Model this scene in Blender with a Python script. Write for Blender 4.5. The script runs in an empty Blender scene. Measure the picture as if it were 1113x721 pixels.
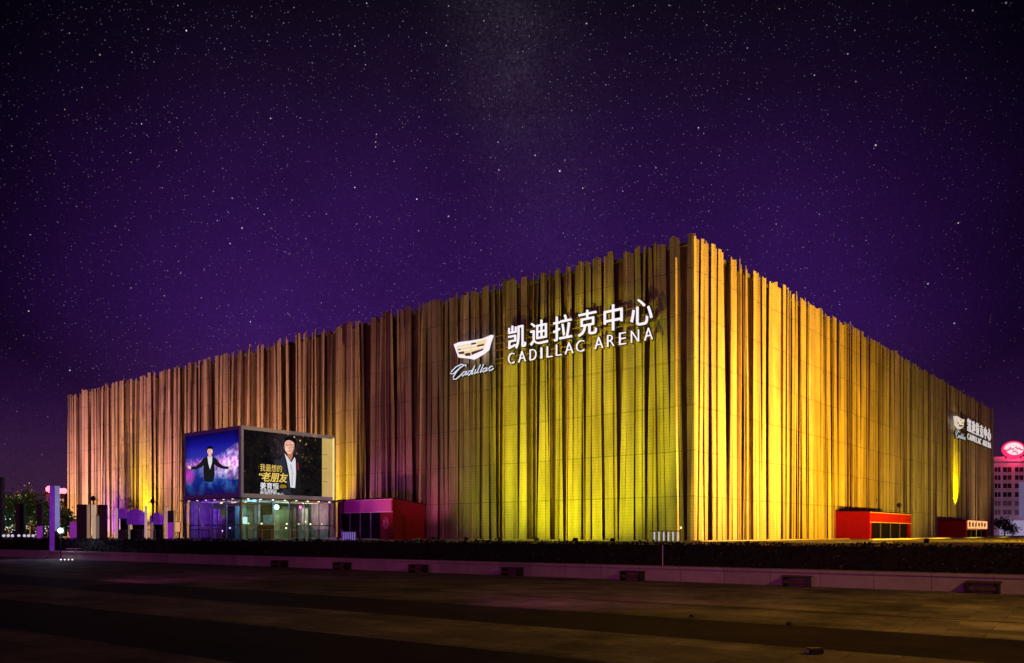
import bpy, bmesh, math, random
from mathutils import Vector, Matrix
from math import radians, sin, cos, pi, atan2, sqrt
random.seed(11)
SC = bpy.context.scene
COL = SC.collection

# ------------------------------------------------------------------ camera
cam_d = bpy.data.cameras.new('camera'); cam = bpy.data.objects.new('camera', cam_d); COL.objects.link(cam)
cam.location = (0, 0, 1.6); cam.rotation_euler = (radians(90), 0, 0)
cam_d.sensor_width = 36; cam_d.lens = 36*893/1113; cam_d.shift_y = 219.5/1113
cam_d.clip_start = 0.1; cam_d.clip_end = 5000
SC.camera = cam
# ------------------------------------------------------------------ exposure and sampling
vs = SC.view_settings
vs.view_transform = 'Standard'; vs.look = 'None'; vs.exposure = 0; vs.gamma = 1; vs.use_curve_mapping = False
SC.render.engine = 'CYCLES'
SC.cycles.use_denoising = True
SC.cycles.max_bounces = 5; SC.cycles.diffuse_bounces = 2; SC.cycles.glossy_bounces = 3; SC.cycles.transmission_bounces = 4
SC.cycles.sample_clamp_indirect = 3.0

# ------------------------------------------------------------------ node helper
class NT:
    def __init__(s, t): s.t = t; s.n = t.nodes; s.l = t.links
    def new(s, typ, ins=None, **kw):
        n = s.n.new(typ)
        for k, v in kw.items(): setattr(n, k, v)
        for k, v in (ins or {}).items():
            if isinstance(v, bpy.types.NodeSocket): s.l.new(v, n.inputs[k])
            else: n.inputs[k].default_value = v
        return n
    def math(s, op, a, b=None, c=None, clamp=False):
        n = s.new('ShaderNodeMath', operation=op, use_clamp=clamp)
        for i, v in enumerate((a, b, c)):
            if v is None: continue
            if isinstance(v, bpy.types.NodeSocket): s.l.new(v, n.inputs[i])
            else: n.inputs[i].default_value = v
        return n.outputs[0]
    def ramp(s, f, stops, interp='LINEAR'):
        n = s.new('ShaderNodeValToRGB', {'Fac': f}); r = n.color_ramp; r.interpolation = interp
        while len(r.elements) < len(stops): r.elements.new(0.5)
        for e, (p, c) in zip(r.elements, stops):
            e.position = p; e.color = (c[0], c[1], c[2], 1) if not isinstance(c, (int, float)) else (c, c, c, 1)
        return n.outputs[0]
    def mix(s, f, a, b, blend='MIX'):
        n = s.new('ShaderNodeMix', data_type='RGBA', blend_type=blend)
        for i, v in ((0, f), (6, a), (7, b)):
            if isinstance(v, bpy.types.NodeSocket): s.l.new(v, n.inputs[i])
            elif isinstance(v, (int, float)): n.inputs[i].default_value = v
            else: n.inputs[i].default_value = (v[0], v[1], v[2], 1)
        return n.outputs[2]
    def add(s, a, b): return s.mix(1.0, a, b, 'ADD')
    def mul(s, a, b): return s.mix(1.0, a, b, 'MULTIPLY')

def srgb(r, g, b):
    f = lambda c: (c/255/12.92 if c/255 <= .04045 else ((c/255+.055)/1.055)**2.4)
    return (f(r), f(g), f(b))

# ------------------------------------------------------------------ night sky
W = bpy.data.worlds.new('World'); SC.world = W; W.use_nodes = True
nt = NT(W.node_tree); nt.n.clear()
tc = nt.new('ShaderNodeTexCoord')
d = nt.new('ShaderNodeVectorMath', {0: tc.outputs['Generated']}, operation='NORMALIZE').outputs[0]
sep = nt.new('ShaderNodeSeparateXYZ', {0: d})
elev = sep.outputs['Z']
def dotdir(px, py):
    v = Vector(((px-556.5)/893, 1, (580-py)/893)).normalized()
    return nt.new('ShaderNodeVectorMath', {0: d, 1: v}, operation='DOT_PRODUCT').outputs['Value']
base = nt.ramp(elev, [(0.0, srgb(64, 36, 66)), (0.06, srgb(60, 33, 66)), (0.14, srgb(52, 22, 72)), (0.24, srgb(48, 18, 80)), (0.36, srgb(39, 14, 66)), (0.46, srgb(26, 11, 42)), (0.54, srgb(15, 8, 22))])
core = nt.math('SMOOTHSTEP', 0.80, 0.985, dotdir(560, 330)) if False else nt.new('ShaderNodeMapRange', {'Value': dotdir(560, 310), 'From Min': 0.82, 'From Max': 0.99, 'To Min': 0.10, 'To Max': 1.12}, interpolation_type='SMOOTHSTEP').outputs[0]
low = nt.new('ShaderNodeMapRange', {'Value': elev, 'From Min': 0.05, 'From Max': 0.28, 'To Min': 1.0, 'To Max': 0.0}, interpolation_type='SMOOTHSTEP').outputs[0]
gain = nt.math('MAXIMUM', core, nt.math('MULTIPLY', low, 0.75))
cloud = nt.new('ShaderNodeTexNoise', {'Vector': d, 'Scale': 3.0, 'Detail': 6.0, 'Roughness': 0.6}).outputs[0]
gain = nt.math('MULTIPLY', gain, nt.new('ShaderNodeMapRange', {'Value': cloud, 'From Min': 0.3, 'From Max': 0.7, 'To Min': 0.75, 'To Max': 1.25}).outputs[0])
sky = nt.new('ShaderNodeVectorMath', {0: base, 'Scale': gain}, operation='SCALE').outputs[0]
# milky way: a faint column of unresolved stars
mwn = Vector(((612-556.5)/893, 1, (580-330)/893)).normalized().cross(Vector(((552-556.5)/893, 1, 580/893)).normalized()).normalized()
mwd = nt.math('ABSOLUTE', nt.new('ShaderNodeVectorMath', {0: d, 1: mwn}, operation='DOT_PRODUCT').outputs['Value'])
warp = nt.new('ShaderNodeTexNoise', {'Vector': d, 'Scale': 9.0, 'Detail': 8.0, 'Roughness': 0.7}).outputs[0]
band = nt.new('ShaderNodeMapRange', {'Value': mwd, 'From Min': 0.0, 'From Max': 0.11, 'To Min': 1.0, 'To Max': 0.0}, interpolation_type='SMOOTHSTEP').outputs[0]
band = nt.math('MULTIPLY', band, nt.new('ShaderNodeMapRange', {'Value': elev, 'From Min': 0.30, 'From Max': 0.47, 'To Min': 0.12, 'To Max': 1.0}).outputs[0])
grain = nt.new('ShaderNodeTexNoise', {'Vector': d, 'Scale': 330.0, 'Detail': 3.0, 'Roughness': 0.8}).outputs[0]
mw = nt.math('MULTIPLY', band, nt.math('MULTIPLY', nt.math('POWER', warp, 2.2), nt.math('POWER', grain, 2.6)))
sky = nt.add(sky, nt.new('ShaderNodeVectorMath', {0: (0.20, 0.15, 0.22), 'Scale': mw}, operation='SCALE').outputs[0])
gr2 = nt.math('MULTIPLY_ADD', grain, 0.9, 0.55)
sky = nt.new('ShaderNodeVectorMath', {0: sky, 'Scale': gr2}, operation='SCALE').outputs[0]
def stars(scale, r, power, boost, sky, extra=None):
    v = nt.new('ShaderNodeTexVoronoi', {'Vector': d, 'Scale': scale, 'Randomness': 1.0})
    s = nt.new('ShaderNodeSeparateColor', {0: v.outputs['Color']})
    f = nt.new('ShaderNodeMapRange', {'Value': v.outputs['Distance'], 'From Min': r*0.35, 'From Max': r, 'To Min': 1.0, 'To Max': 0.0}).outputs[0]
    f = nt.math('MULTIPLY', f, nt.math('MULTIPLY', nt.math('POWER', s.outputs[0], power), boost))
    if extra is not None: f = nt.math('MULTIPLY', f, extra)
    c = nt.ramp(s.outputs[1], [(0, (0.75, 0.72, 1.0)), (0.5, (1, 0.9, 1)), (0.85, (0.8, 0.85, 1)), (1, (1, 0.72, 0.5))])
    return nt.add(sky, nt.new('ShaderNodeVectorMath', {0: c, 'Scale': f}, operation='SCALE').outputs[0])
fade = nt.new('ShaderNodeMapRange', {'Value': elev, 'From Min': 0.06, 'From Max': 0.2, 'To Min': 0.0, 'To Max': 1.0}).outputs[0]
fade = nt.math('MULTIPLY', fade, nt.new('ShaderNodeMapRange', {'Value': dotdir(480, 280), 'From Min': 0.82, 'From Max': 0.96, 'To Min': 0.35, 'To Max': 1.0}).outputs[0])
sky = stars(330, 0.20, 3.0, 0.22, sky, fade)
sky = stars(170, 0.11, 6.0, 0.6, sky, fade)
sky = stars(75, 0.06, 7.0, 1.5, sky, nt.math('MULTIPLY_ADD', fade, 0.8, 0.2))
sky = stars(34, 0.038, 2.0, 1.6, sky)
bg = nt.new('ShaderNodeBackground', {'Color': sky, 'Strength': 1.0})
nt.l.new(bg.outputs[0], nt.new('ShaderNodeOutputWorld').inputs[0])

# dim violet fill added from behind the camera to tint the ledge
ml = bpy.data.lights.new('violet_fill', 'SUN'); ml.energy = 0.17; ml.color = (1.0, 0.16, 0.62); ml.angle = radians(12)
mo = bpy.data.objects.new('violet_fill', ml); COL.objects.link(mo); mo.rotation_euler = Vector((0.35, 1.0, -0.13)).to_track_quat('-Z', 'Y').to_euler()
def unseen_plaza_spot(loc, tgt, power, col, ang):
    l = bpy.data.lights.new('unseen_plaza_spot', 'SPOT'); l.energy = power; l.color = col; l.spot_size = radians(ang); l.spot_blend = 1.0; l.shadow_soft_size = 0.3
    o = bpy.data.objects.new('unseen_plaza_spot', l); COL.objects.link(o); o.location = loc; o.rotation_euler = (Vector(tgt)-Vector(loc)).to_track_quat('-Z', 'Y').to_euler()
for q_, p_ in (((-33, 38, 2.3), 500), ((-15, 24, 2.3), 900), ((-2, 15, 2.3), 1000), ((12, 8, 2.3), 450)):
    unseen_plaza_spot(q_, (q_[0]+7.6, q_[1]+10.6, 0.6), p_*0.45, (1.0, 0.12, 0.62), 74)  # added violet spots out of view, washing the ledge front
unseen_plaza_spot((15, 8, 8.5), (8.5, 15.0, 0), 3600, (1.0, 0.50, 0.08), 94)

# ------------------------------------------------------------------ materials
MATS = {}
def mat(name, color, rough=0.7, metal=0.0, emit=None, estr=0.0, var=0.0, vscale=3.0, bump=0.0, bscale=20.0, spec=0.5):
    if name in MATS: return MATS[name]
    m = bpy.data.materials.new(name); m.use_nodes = True; t = NT(m.node_tree); b = t.n['Principled BSDF']
    b.inputs['Roughness'].default_value = rough; b.inputs['Metallic'].default_value = metal
    b.inputs['Specular IOR Level'].default_value = spec
    co = t.new('ShaderNodeTexCoord').outputs['Object']
    if var:
        no = t.new('ShaderNodeTexNoise', {'Vector': co, 'Scale': vscale, 'Detail': 6.0, 'Roughness': 0.6}).outputs[0]
        lo = [c*(1-var) for c in color]; hi = [min(1, c*(1+var)) for c in color]
        t.l.new(t.ramp(no, [(0.3, lo), (0.7, hi)]), b.inputs['Base Color'])
    else: b.inputs['Base Color'].default_value = (*color, 1)
    if bump:
        bn = t.new('ShaderNodeTexNoise', {'Vector': co, 'Scale': bscale, 'Detail': 4.0}).outputs[0]
        t.l.new(t.new('ShaderNodeBump', {'Height': bn, 'Strength': bump, 'Distance': 0.05}).outputs[0], b.inputs['Normal'])
    if emit: b.inputs['Emission Color'].default_value = (*emit, 1); b.inputs['Emission Strength'].default_value = estr
    MATS[name] = m; return m

def fin_material():
    m = bpy.data.materials.new('champagne_aluminium'); m.use_nodes = True; t = NT(m.node_tree); b = t.n['Principled BSDF']
    co = t.new('ShaderNodeTexCoord').outputs['Object']
    s = t.new('ShaderNodeSeparateXYZ', {0: co})
    no = t.new('ShaderNodeTexNoise', {'Vector': t.new('ShaderNodeVectorMath', {0: co, 1: (1.6, 1.6, 0.05)}, operation='MULTIPLY').outputs[0], 'Scale': 1.0, 'Detail': 4.0}).outputs[0]
    col = t.ramp(no, [(0.3, (0.27, 0.20, 0.13)), (0.5, (0.42, 0.335, 0.235)), (0.72, (0.58, 0.48, 0.35))])
    # rows of perforations
    hz = t.math('SINE', t.math('MULTIPLY', s.outputs['Z'], 2*pi/0.27))
    hx = t.math('SINE', t.math('MULTIPLY', t.math('ADD', s.outputs['X'], s.outputs['Y']), 2*pi/0.22))
    perf = t.new('ShaderNodeMapRange', {'Value': t.math('ADD', hz, t.math('MULTIPLY', hx, 0.35)), 'From Min': -0.2, 'From Max': 1.0, 'To Min': 1.0, 'To Max': 0.84}).outputs[0]
    # panel joint every storey
    fz = t.math('FRACT', t.math('DIVIDE', t.math('ADD', s.outputs['Z'], 0.1), 3.85))
    joint = t.math('GREATER_THAN', t.math('ABSOLUTE', t.math('SUBTRACT', fz, 0.0)), 0.022)
    perf = t.math('MULTIPLY', perf, t.math('MULTIPLY_ADD', joint, 0.42, 0.58))
    # dirt and panel to panel differences
    cell = t.new('ShaderNodeTexWhiteNoise', {'Vector': t.new('ShaderNodeCombineXYZ', {0: t.math('FLOOR', t.math('MULTIPLY', t.math('ADD', s.outputs['X'], s.outputs['Y']), 0.8)), 1: t.math('FLOOR', t.math('DIVIDE', t.math('ADD', s.outputs['Z'], 0.1), 3.85))}).outputs[0]}).outputs[0]
    drt = t.new('ShaderNodeTexNoise', {'Vector': t.new('ShaderNodeVectorMath', {0: co, 1: (0.5, 0.5, 0.22)}, operation='MULTIPLY').outputs[0], 'Scale': 1.0, 'Detail': 8.0, 'Roughness': 0.75}).outputs[0]
    perf = t.math('MULTIPLY', perf, t.math('MULTIPLY', t.math('MULTIPLY_ADD', cell, 0.16, 0.90), t.new('ShaderNodeMapRange', {'Value': drt, 'From Min': 0.3, 'From Max': 0.65, 'To Min': 0.68, 'To Max': 1.12}).outputs[0]))
    t.l.new(t.new('ShaderNodeVectorMath', {0: col, 'Scale': perf}, operation='SCALE').outputs[0], b.inputs['Base Color'])
    b.inputs['Roughness'].default_value = 0.55; b.inputs['Metallic'].default_value = 0.15
    return m
M_FIN = fin_material()
M_SKIN = mat('dark_facade_glass', (0.13, 0.075, 0.055), 0.6, var=0.4, vscale=0.5)
M_ROOF = mat('roof_membrane', (0.12, 0.11, 0.11), 0.8, var=0.2)
M_DARK = mat('black_metal', (0.02, 0.02, 0.022), 0.45, 0.3)
M_SIGN = mat('sign_white_light', (0.06, 0.06, 0.06), emit=(1.0, 0.90, 0.98), estr=0.95)
M_SIGNB = mat('sign_blue_white_light', (0.06, 0.06, 0.06), emit=(0.80, 0.82, 1.0), estr=0.8)
M_GREY = mat('grey_metal', (0.35, 0.34, 0.36), 0.4, 0.6)
M_GLASS = bpy.data.materials.new('window_glass'); M_GLASS.use_nodes = True
_t = NT(M_GLASS.node_tree); _t.n.clear()
_g = _t.new('ShaderNodeMixShader', {0: 0.07, 1: _t.new('ShaderNodeBsdfTransparent', {'Color': (0.80, 0.88, 0.9, 1)}).outputs[0], 2: _t.new('ShaderNodeBsdfGlossy', {'Roughness': 0.06, 'Color': (0.8, 0.9, 1, 1)}).outputs[0]})
_t.l.new(_g.outputs[0], _t.new('ShaderNodeOutputMaterial').inputs[0])

def glow(name, c, s): return mat(name, (0.04, 0.04, 0.04), emit=c, estr=s)

# ------------------------------------------------------------------ mesh helpers
def box(bm, x0, y0, z0, x1, y1, z1, M=None, mi=0):
    vs = [bm.verts.new(Vector(p)) for p in ((x0,y0,z0),(x1,y0,z0),(x1,y1,z0),(x0,y1,z0),(x0,y0,z1),(x1,y0,z1),(x1,y1,z1),(x0,y1,z1))]
    if M is not None:
        for v in vs: v.co = M @ v.co
    for f in ((0,3,2,1),(4,5,6,7),(0,1,5,4),(1,2,6,5),(2,3,7,6),(3,0,4,7)):
        bm.faces.new([vs[i] for i in f]).material_index = mi
    return vs
def prism(bm, pts, y0, y1, mi_front=0, mi_side=0):
    """outline given in x,z; front face at y0 (towards the viewer), back at y1"""
    a = sum(pts[i][0]*pts[(i+1)%len(pts)][1]-pts[(i+1)%len(pts)][0]*pts[i][1] for i in range(len(pts)))
    if a < 0: pts = pts[::-1]
    f = [bm.verts.new((p[0], y0, p[1])) for p in pts]; b = [bm.verts.new((p[0], y1, p[1])) for p in pts]
    bm.faces.new(f).material_index = mi_front
    bm.faces.new(b[::-1]).material_index = mi_side
    n = len(pts)
    for i in range(n):
        bm.faces.new((f[(i+1)%n], f[i], b[i], b[(i+1)%n])).material_index = mi_side
def tube(bm, pts, r, n=6, r1=None):
    rings = []
    for i, p in enumerate(pts):
        p = Vector(p)
        q = Vector(pts[min(i+1, len(pts)-1)]) - Vector(pts[max(i-1, 0)])
        q.normalize()
        u = q.cross(Vector((0, 0, 1)) if abs(q.z) < 0.9 else Vector((0, 1, 0))).normalized(); w = q.cross(u)
        rr = r if r1 is None else r+(r1-r)*i/max(1, len(pts)-1)
        rings.append([bm.verts.new(p+u*rr*cos(2*pi*k/n)+w*rr*sin(2*pi*k/n)) for k in range(n)])
    for a, b in zip(rings, rings[1:]):
        for k in range(n): bm.faces.new((a[k], a[(k+1)%n], b[(k+1)%n], b[k]))
    bm.faces.new(rings[0][::-1]); bm.faces.new(rings[-1])
def sphere(bm, c, r, sub=2, sc=(1, 1, 1)):
    g = bmesh.ops.create_icosphere(bm, subdivisions=sub, radius=r)
    for v in g['verts']: v.co = Vector((v.co.x*sc[0], v.co.y*sc[1], v.co.z*sc[2]))+Vector(c)
def obj(name, bm, m, parent=None, smooth=False, label=None):
    if isinstance(bm, bpy.types.Mesh): me = bm; me.name = name
    else:
        bmesh.ops.recalc_face_normals(bm, faces=bm.faces)
        me = bpy.data.meshes.new(name); bm.to_mesh(me); bm.free()
    me.materials.clear()
    for q in (m if isinstance(m, list) else [m]): me.materials.append(q)
    if smooth:
        for p in me.polygons: p.use_smooth = True
    o = bpy.data.objects.new(name, me); COL.objects.link(o)
    if parent is not None: o.parent = parent
    if label: o['label'] = label
    return o
def tag(o, label, cat, group=None):
    o['label'] = label; o['category'] = cat
    if group: o['group'] = group
    return o
def thing(name, label, cat, loc=(0, 0, 0), rz=0, group=None):
    o = bpy.data.objects.new(name, None); COL.objects.link(o)
    o.location = loc; o.rotation_euler = (0, 0, rz); o.empty_display_size = 0.3
    return tag(o, label, cat, group)
def struct(name, bm, m):
    o = obj(name, bm, m); o['kind'] = 'structure'; return o
def dup(root, loc, rz, label, group=None):
    r = root.copy(); COL.objects.link(r); r.location = loc; r.rotation_euler = (0, 0, rz); r['label'] = label
    if group: r['group'] = group
    for ch in list(root.children):
        c = ch.copy(); COL.objects.link(c); c.parent = r
        for g in list(ch.children):
            e = g.copy(); COL.objects.link(e); e.parent = c
    return r
def N(): return bmesh.new()
def B(*a, **k):
    bm = bmesh.new(); box(bm, *a, **k); return bm
def at(px, Y, py=None):
    return Vector(((px-556.5)/893*Y, Y, 1.6 if py is None else 1.6+(580-py)/893*Y))

def glyph(s, rect, y0, y1, mats, name, parent, bold=0.0, shear=0.0):
    """one word or character fitted to the rectangle (x0,z0,x1,z1); lit face at y0, dark return to y1"""
    c = bpy.data.curves.new('t', 'FONT'); c.body = s; c.size = 1; c.extrude = 0.5; c.offset = bold; c.shear = shear; c.resolution_u = 3
    o = bpy.data.objects.new('t', c); COL.objects.link(o)
    dg = bpy.context.evaluated_depsgraph_get(); dg.update()
    me = bpy.data.meshes.new_from_object(o.evaluated_get(dg))
    bpy.data.objects.remove(o); bpy.data.curves.remove(c)
    xs = [v.co.x for v in me.vertices]; zs = [v.co.y for v in me.vertices]
    ax, bx, az, bz = min(xs), max(xs), min(zs), max(zs)
    x0, z0, x1, z1 = rect
    for v in me.vertices:
        x = x0+(v.co.x-ax)/(bx-ax)*(x1-x0); z = z0+(v.co.y-az)/(bz-az)*(z1-z0)
        front = v.co.z > 0
        v.co = (x, y0 if front else y1, z)
    me.update()
    for p in me.polygons:
        front = all(me.vertices[i].co.y < (y0+y1)/2 for i in p.vertices)
        p.material_index = 0 if front else (1 if len(mats) > 1 else 0)
    return obj(name, me, mats, parent)

def spot(name, loc, target, power, color, angle, blend=0.6, size=0.4):
    l = bpy.data.lights.new(name, 'SPOT'); l.energy = power; l.color = color; l.spot_size = radians(angle); l.spot_blend = blend; l.shadow_soft_size = size
    o = bpy.data.objects.new(name, l); COL.objects.link(o); o.location = loc
    o.rotation_euler = (Vector(target)-Vector(loc)).to_track_quat('-Z', 'Y').to_euler(); return o
def point(name, loc, power, color, size=0.15):
    l = bpy.data.lights.new(name, 'POINT'); l.energy = power; l.color = color; l.shadow_soft_size = size
    o = bpy.data.objects.new(name, l); COL.objects.link(o); o.location = loc; return o

# ------------------------------------------------------------------ frames
ZT = 0.95                                   # level of the terrace the arena stands on
CN = Vector((15.17, 70.0, ZT))              # nearest corner of the arena
AR = atan2(0.7655, 0.6436)                  # direction of the right facade
R_ = Vector((0.6436, 0.7655, 0)); L_ = Vector((-0.7655, 0.6436, 0))
SIDE = 129.5; SL = 125.3
def wl(s, t, z): return CN + L_*s - R_*t + Vector((0, 0, z-ZT))     # point off the left facade
def wr(s, t, z): return CN + R_*s - L_*t + Vector((0, 0, z-ZT))     # point off the right facade
def s_left(px, t=0):
    k = (px-556.5)/893; return (15.17-0.6436*t-(70-0.7655*t)*k)/(0.7656+0.6434*k)
def z_left(px, py, t=0): return 1.6+(580-py)/893*(70-0.7655*t+0.6436*s_left(px, t))
def s_right(px):
    k = (px-556.5)/893; return (70*k-15.17)/(0.6436-0.7655*k)
def z_right(px, py): return 1.6+(580-py)/893*(70+0.7655*s_right(px))

# ------------------------------------------------------------------ ground, terrace
LD = Vector((0.81, -0.585, 0)).normalized(); LN = Vector((0.585, 0.81, 0)).normalized()
LO = Vector((-5.4, 35.1, 0)); LRZ = atan2(-0.585, 0.81)
def led(u, v, z=0): return LO+LD*u+LN*v+Vector((0, 0, z))

def paving_material():
    m = bpy.data.materials.new('plaza_paving'); m.use_nodes = True; t = NT(m.node_tree); b = t.n['Principled BSDF']
    co = t.new('ShaderNodeTexCoord').outputs['Object']
    s = t.new('ShaderNodeSeparateXYZ', {0: co})
    b.inputs['Specular IOR Level'].default_value = 0.12
    # object frame of the ledge: local y runs away from it; darker bands alternate with pale slabs
    yy = t.math('ADD', s.outputs['Y'], t.math('MULTIPLY', t.math('SUBTRACT', t.new('ShaderNodeTexNoise', {'Vector': co, 'Scale': 3.0, 'Detail': 3.0}).outputs[0], 0.5), 0.05))
    fr = t.math('FRACT', t.math('DIVIDE', t.math('ADD', yy, 13.6+100*5.45), 5.45))
    dark = t.math('MULTIPLY', t.math('LESS_THAN', fr, 0.50), t.math('LESS_THAN', yy, -8.0))
    br = t.new('ShaderNodeTexBrick', {'Vector': co, 'Color1': (0.20, 0.17, 0.14, 1), 'Color2': (0.36, 0.32, 0.26, 1), 'Mortar': (0.07, 0.06, 0.055, 1), 'Scale': 1.0, 'Mortar Size': 0.008, 'Brick Width': 1.2, 'Row Height': 0.6, 'Bias': 0.0}, offset=0.5)
    bd = t.new('ShaderNodeTexBrick', {'Vector': co, 'Color1': (0.030, 0.020, 0.022, 1), 'Color2': (0.045, 0.03, 0.032, 1), 'Mortar': (0.015, 0.012, 0.012, 1), 'Scale': 1.0, 'Mortar Size': 0.008, 'Brick Width': 0.9, 'Row Height': 0.53, 'Bias': 0.0}, offset=0.5)
    n1 = t.new('ShaderNodeTexNoise', {'Vector': co, 'Scale': 0.5, 'Detail': 8.0, 'Roughness': 0.7}).outputs[0]
    n2 = t.new('ShaderNodeTexNoise', {'Vector': co, 'Scale': 7.0, 'Detail': 5.0, 'Roughness': 0.7}).outputs[0]
    wear = t.math('MULTIPLY', t.new('ShaderNodeMapRange', {'Value': n1, 'From Min': 0.3, 'From Max': 0.7, 'To Min': 0.12, 'To Max': 1.35}).outputs[0], t.new('ShaderNodeMapRange', {'Value': n2, 'From Min': 0.3, 'From Max': 0.7, 'To Min': 0.65, 'To Max': 1.2}).outputs[0])
    c = t.mix(dark, br.outputs[0], bd.outputs[0])
    c = t.new('ShaderNodeVectorMath', {0: c, 'Scale': wear}, operation='SCALE').outputs[0]
    t.l.new(c, b.inputs['Base Color'])
    t.l.new(t.new('ShaderNodeMapRange', {'Value': n2, 'From Min': 0.3, 'From Max': 0.7, 'To Min': 0.7, 'To Max': 0.9}).outputs[0], b.inputs['Roughness'])
    t.l.new(t.new('ShaderNodeBump', {'Height': br.outputs['Fac'], 'Strength': 0.4, 'Distance': 0.01, 'Normal': t.new('ShaderNodeBump', {'Height': n2, 'Strength': 0.25, 'Distance': 0.01}).outputs[0]}).outputs[0], b.inputs['Normal'])
    return m
bm = N(); vs_ = [bm.verts.new(p) for p in ((-2500, -1500, 0), (2500, -1500, 0), (2500, 2500, 0), (-2500, 2500, 0))]; bm.faces.new(vs_)
g = struct('ground', bm, paving_material()); g.location = LO; g.rotation_euler = (0, 0, LRZ)
# terrace paving behind the hedge, one long raised slab
tm = mat('terrace_paving', (0.24, 0.23, 0.22), 0.75, var=0.25, vscale=0.6)
bm = N(); box(bm, -900, 1.7, 0.01, 900, 1500, ZT)
g = struct('terrace', bm, tm); g.location = LO; g.rotation_euler = (0, 0, LRZ)
# pale kerb on the terrace in front of the arena
M_KERB = mat('pale_kerb_stone', (0.5, 0.48, 0.46), 0.7, var=0.15)
def kerb(nm, a, b, h=0.13, w=0.35):
    a = Vector(a); b = Vector(b); L = (b-a).length
    k = struct(nm, B(0, 0, 0, L, w, h), M_KERB); k.location = (a.x, a.y, ZT); k.rotation_euler = (0, 0, atan2(b.y-a.y, b.x-a.x))
kerb('kerb', wr(20, 9, 0), wr(230, 9, 0)); kerb('kerb', wl(62, 9, 0), wl(30, 9, 0))

# ------------------------------------------------------------------ arena
arena = thing('arena', 'huge cube shaped arena clad in tall crooked gold metal fins lit yellow and purple', 'arena', CN, AR)
# local: x along right facade, y along left facade, outside is -x and -y
obj('wall', B(0, 0, 0, SIDE, SL, 25.2), M_SKIN, arena)
obj('roof', B(-0.2, -0.2, 25.2, SIDE+0.2, SL+0.2, 25.5), M_ROOF, arena)
obj('plinth', B(-2.2, -2.2, 0, SIDE+2, SL+2, 0.06), M_KERB, arena)

def fin_mesh(bm, face, s0, w, th0, th1, tilt, t0, ztop, cut, thick=0.05):
    """blade: centre s0 at the ground, leaning by tilt over the full height, twisting from th0 to th1"""
    nz = 8
    rings = []
    wob = random.uniform(-1, 1)
    for i in range(nz):
        f = i/(nz-1); z = 0.05+f*(ztop-0.05)
        s = s0+tilt*f+0.10*sin(wob*6+f*5)*f; th = th0+(th1-th0)*f
        c, sn = cos(th), sin(th)
        ring = []
        for (a, b) in ((-w/2, -thick/2), (w/2, -thick/2), (w/2, thick/2), (-w/2, thick/2)):
            ss = s+a*c-b*sn; tt = t0+a*sn+b*c
            zz = z+(cut*(a/w) if i == nz-1 else 0)
            ring.append(bm.verts.new((ss, -tt, zz) if face == 'R' else (-tt, ss, zz)))
        rings.append(ring)
    for a, b in zip(rings, rings[1:]):
        for k in range(4): bm.faces.new((a[k], a[(k+1) % 4], b[(k+1) % 4], b[k]))
    bm.faces.new(rings[0][::-1]); bm.faces.new(rings[-1])
fins = []
for face in 'LR':
    s = 0.25; rnd = random.Random(5 if face == 'L' else 9)
    while s < (SIDE if face == 'R' else SL)-0.4:
        near = max(0.0, min(1.0, (60-s)/45)) if face == 'R' else 1.0        # the slats stand closer together far along the right facade
        n = rnd.choice((2, 3, 3, 4) if face == 'L' and s < 40 else (1, 2, 3, 3) if face == 'L' else (1, 1, 2, 2, 3)); gh = rnd.uniform(-0.14, 0.14)
        gt = rnd.uniform(0.38, 0.44+0.22*near) if face == 'R' else rnd.uniform(0.4, 0.7) if s < 40 else rnd.uniform(0.35, 0.95); sgn = rnd.choice((-1, 1)); gtilt = rnd.uniform(-0.3, 0.3)
        for k in range(n):
            w = rnd.uniform(0.40, 0.70)
            th = rnd.uniform(0.02, 0.42)*sgn*(1 if rnd.random() < 0.7 else -1)
            if rnd.random() < (0.09 if face == 'L' else 0.03): th = rnd.choice((-1, 1))*rnd.uniform(0.9, 1.3)
            fins.append((face, s+w*0.42, w, th, th+rnd.uniform(-0.3, 0.3), gtilt+rnd.uniform(-0.34, 0.34)*(1.7 if s > 40 and face == 'L' else 1.25), gt+rnd.uniform(-0.15, 0.15)*(1 if face == 'L' else 0.4+0.6*near), 25.85+gh+rnd.uniform(-0.22, 0.22)+(0.3 if rnd.random() < 0.08 and s > 4 else 0), rnd.uniform(-0.3, 0.3)))
            s += w*0.82
        if face == 'L': s += rnd.choice((0.08, 0.15, 0.25, 0.4)) if s < 40 else rnd.choice((0.2, 0.35, 0.55, 0.85))
        else: s += rnd.choice((0.12, 0.22, 0.32, 0.45))*(0.15+0.85*near)
fins.append(('R', -1.0, 0.38, 0.0, 0.0, 0.12, 0.95, 25.5, 0.05))
fins.append(('L', -0.45, 0.6, 0.25, 0.2, 0.0, 0.7, 25.9, 0.1)); fins.append(('R', -0.35, 0.55, -0.2, -0.1, 0.0, 0.6, 25.8, 0.1))
fins.append(('L', 0.5, 0.35, 1.35, 1.35, 0.3, 1.05, 24.0, 0.1))
fins.sort(key=lambda q: q[1]/(1.0 if q[0] == 'L' else 0.62))
for q in fins[:100]:
    bm = N(); fin_mesh(bm, *q); obj('fin', bm, M_FIN, arena)
bm = N()
for q in fins[100:]: fin_mesh(bm, *q)
# the two facades turned away from the camera
for k in range(130):
    a = k+0.5
    if a < SL: box(bm, SIDE+0.4, a-0.3, 0.05, SIDE+0.46, a+0.3, 25.8+random.uniform(-.3, .3))
    box(bm, a-0.3, SL+0.4, 0.05, a+0.3, SL+0.46, 25.8+random.uniform(-.3, .3))
o = obj('fin_row', bm, M_FIN, arena); o['kind'] = 'stuff'

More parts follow.
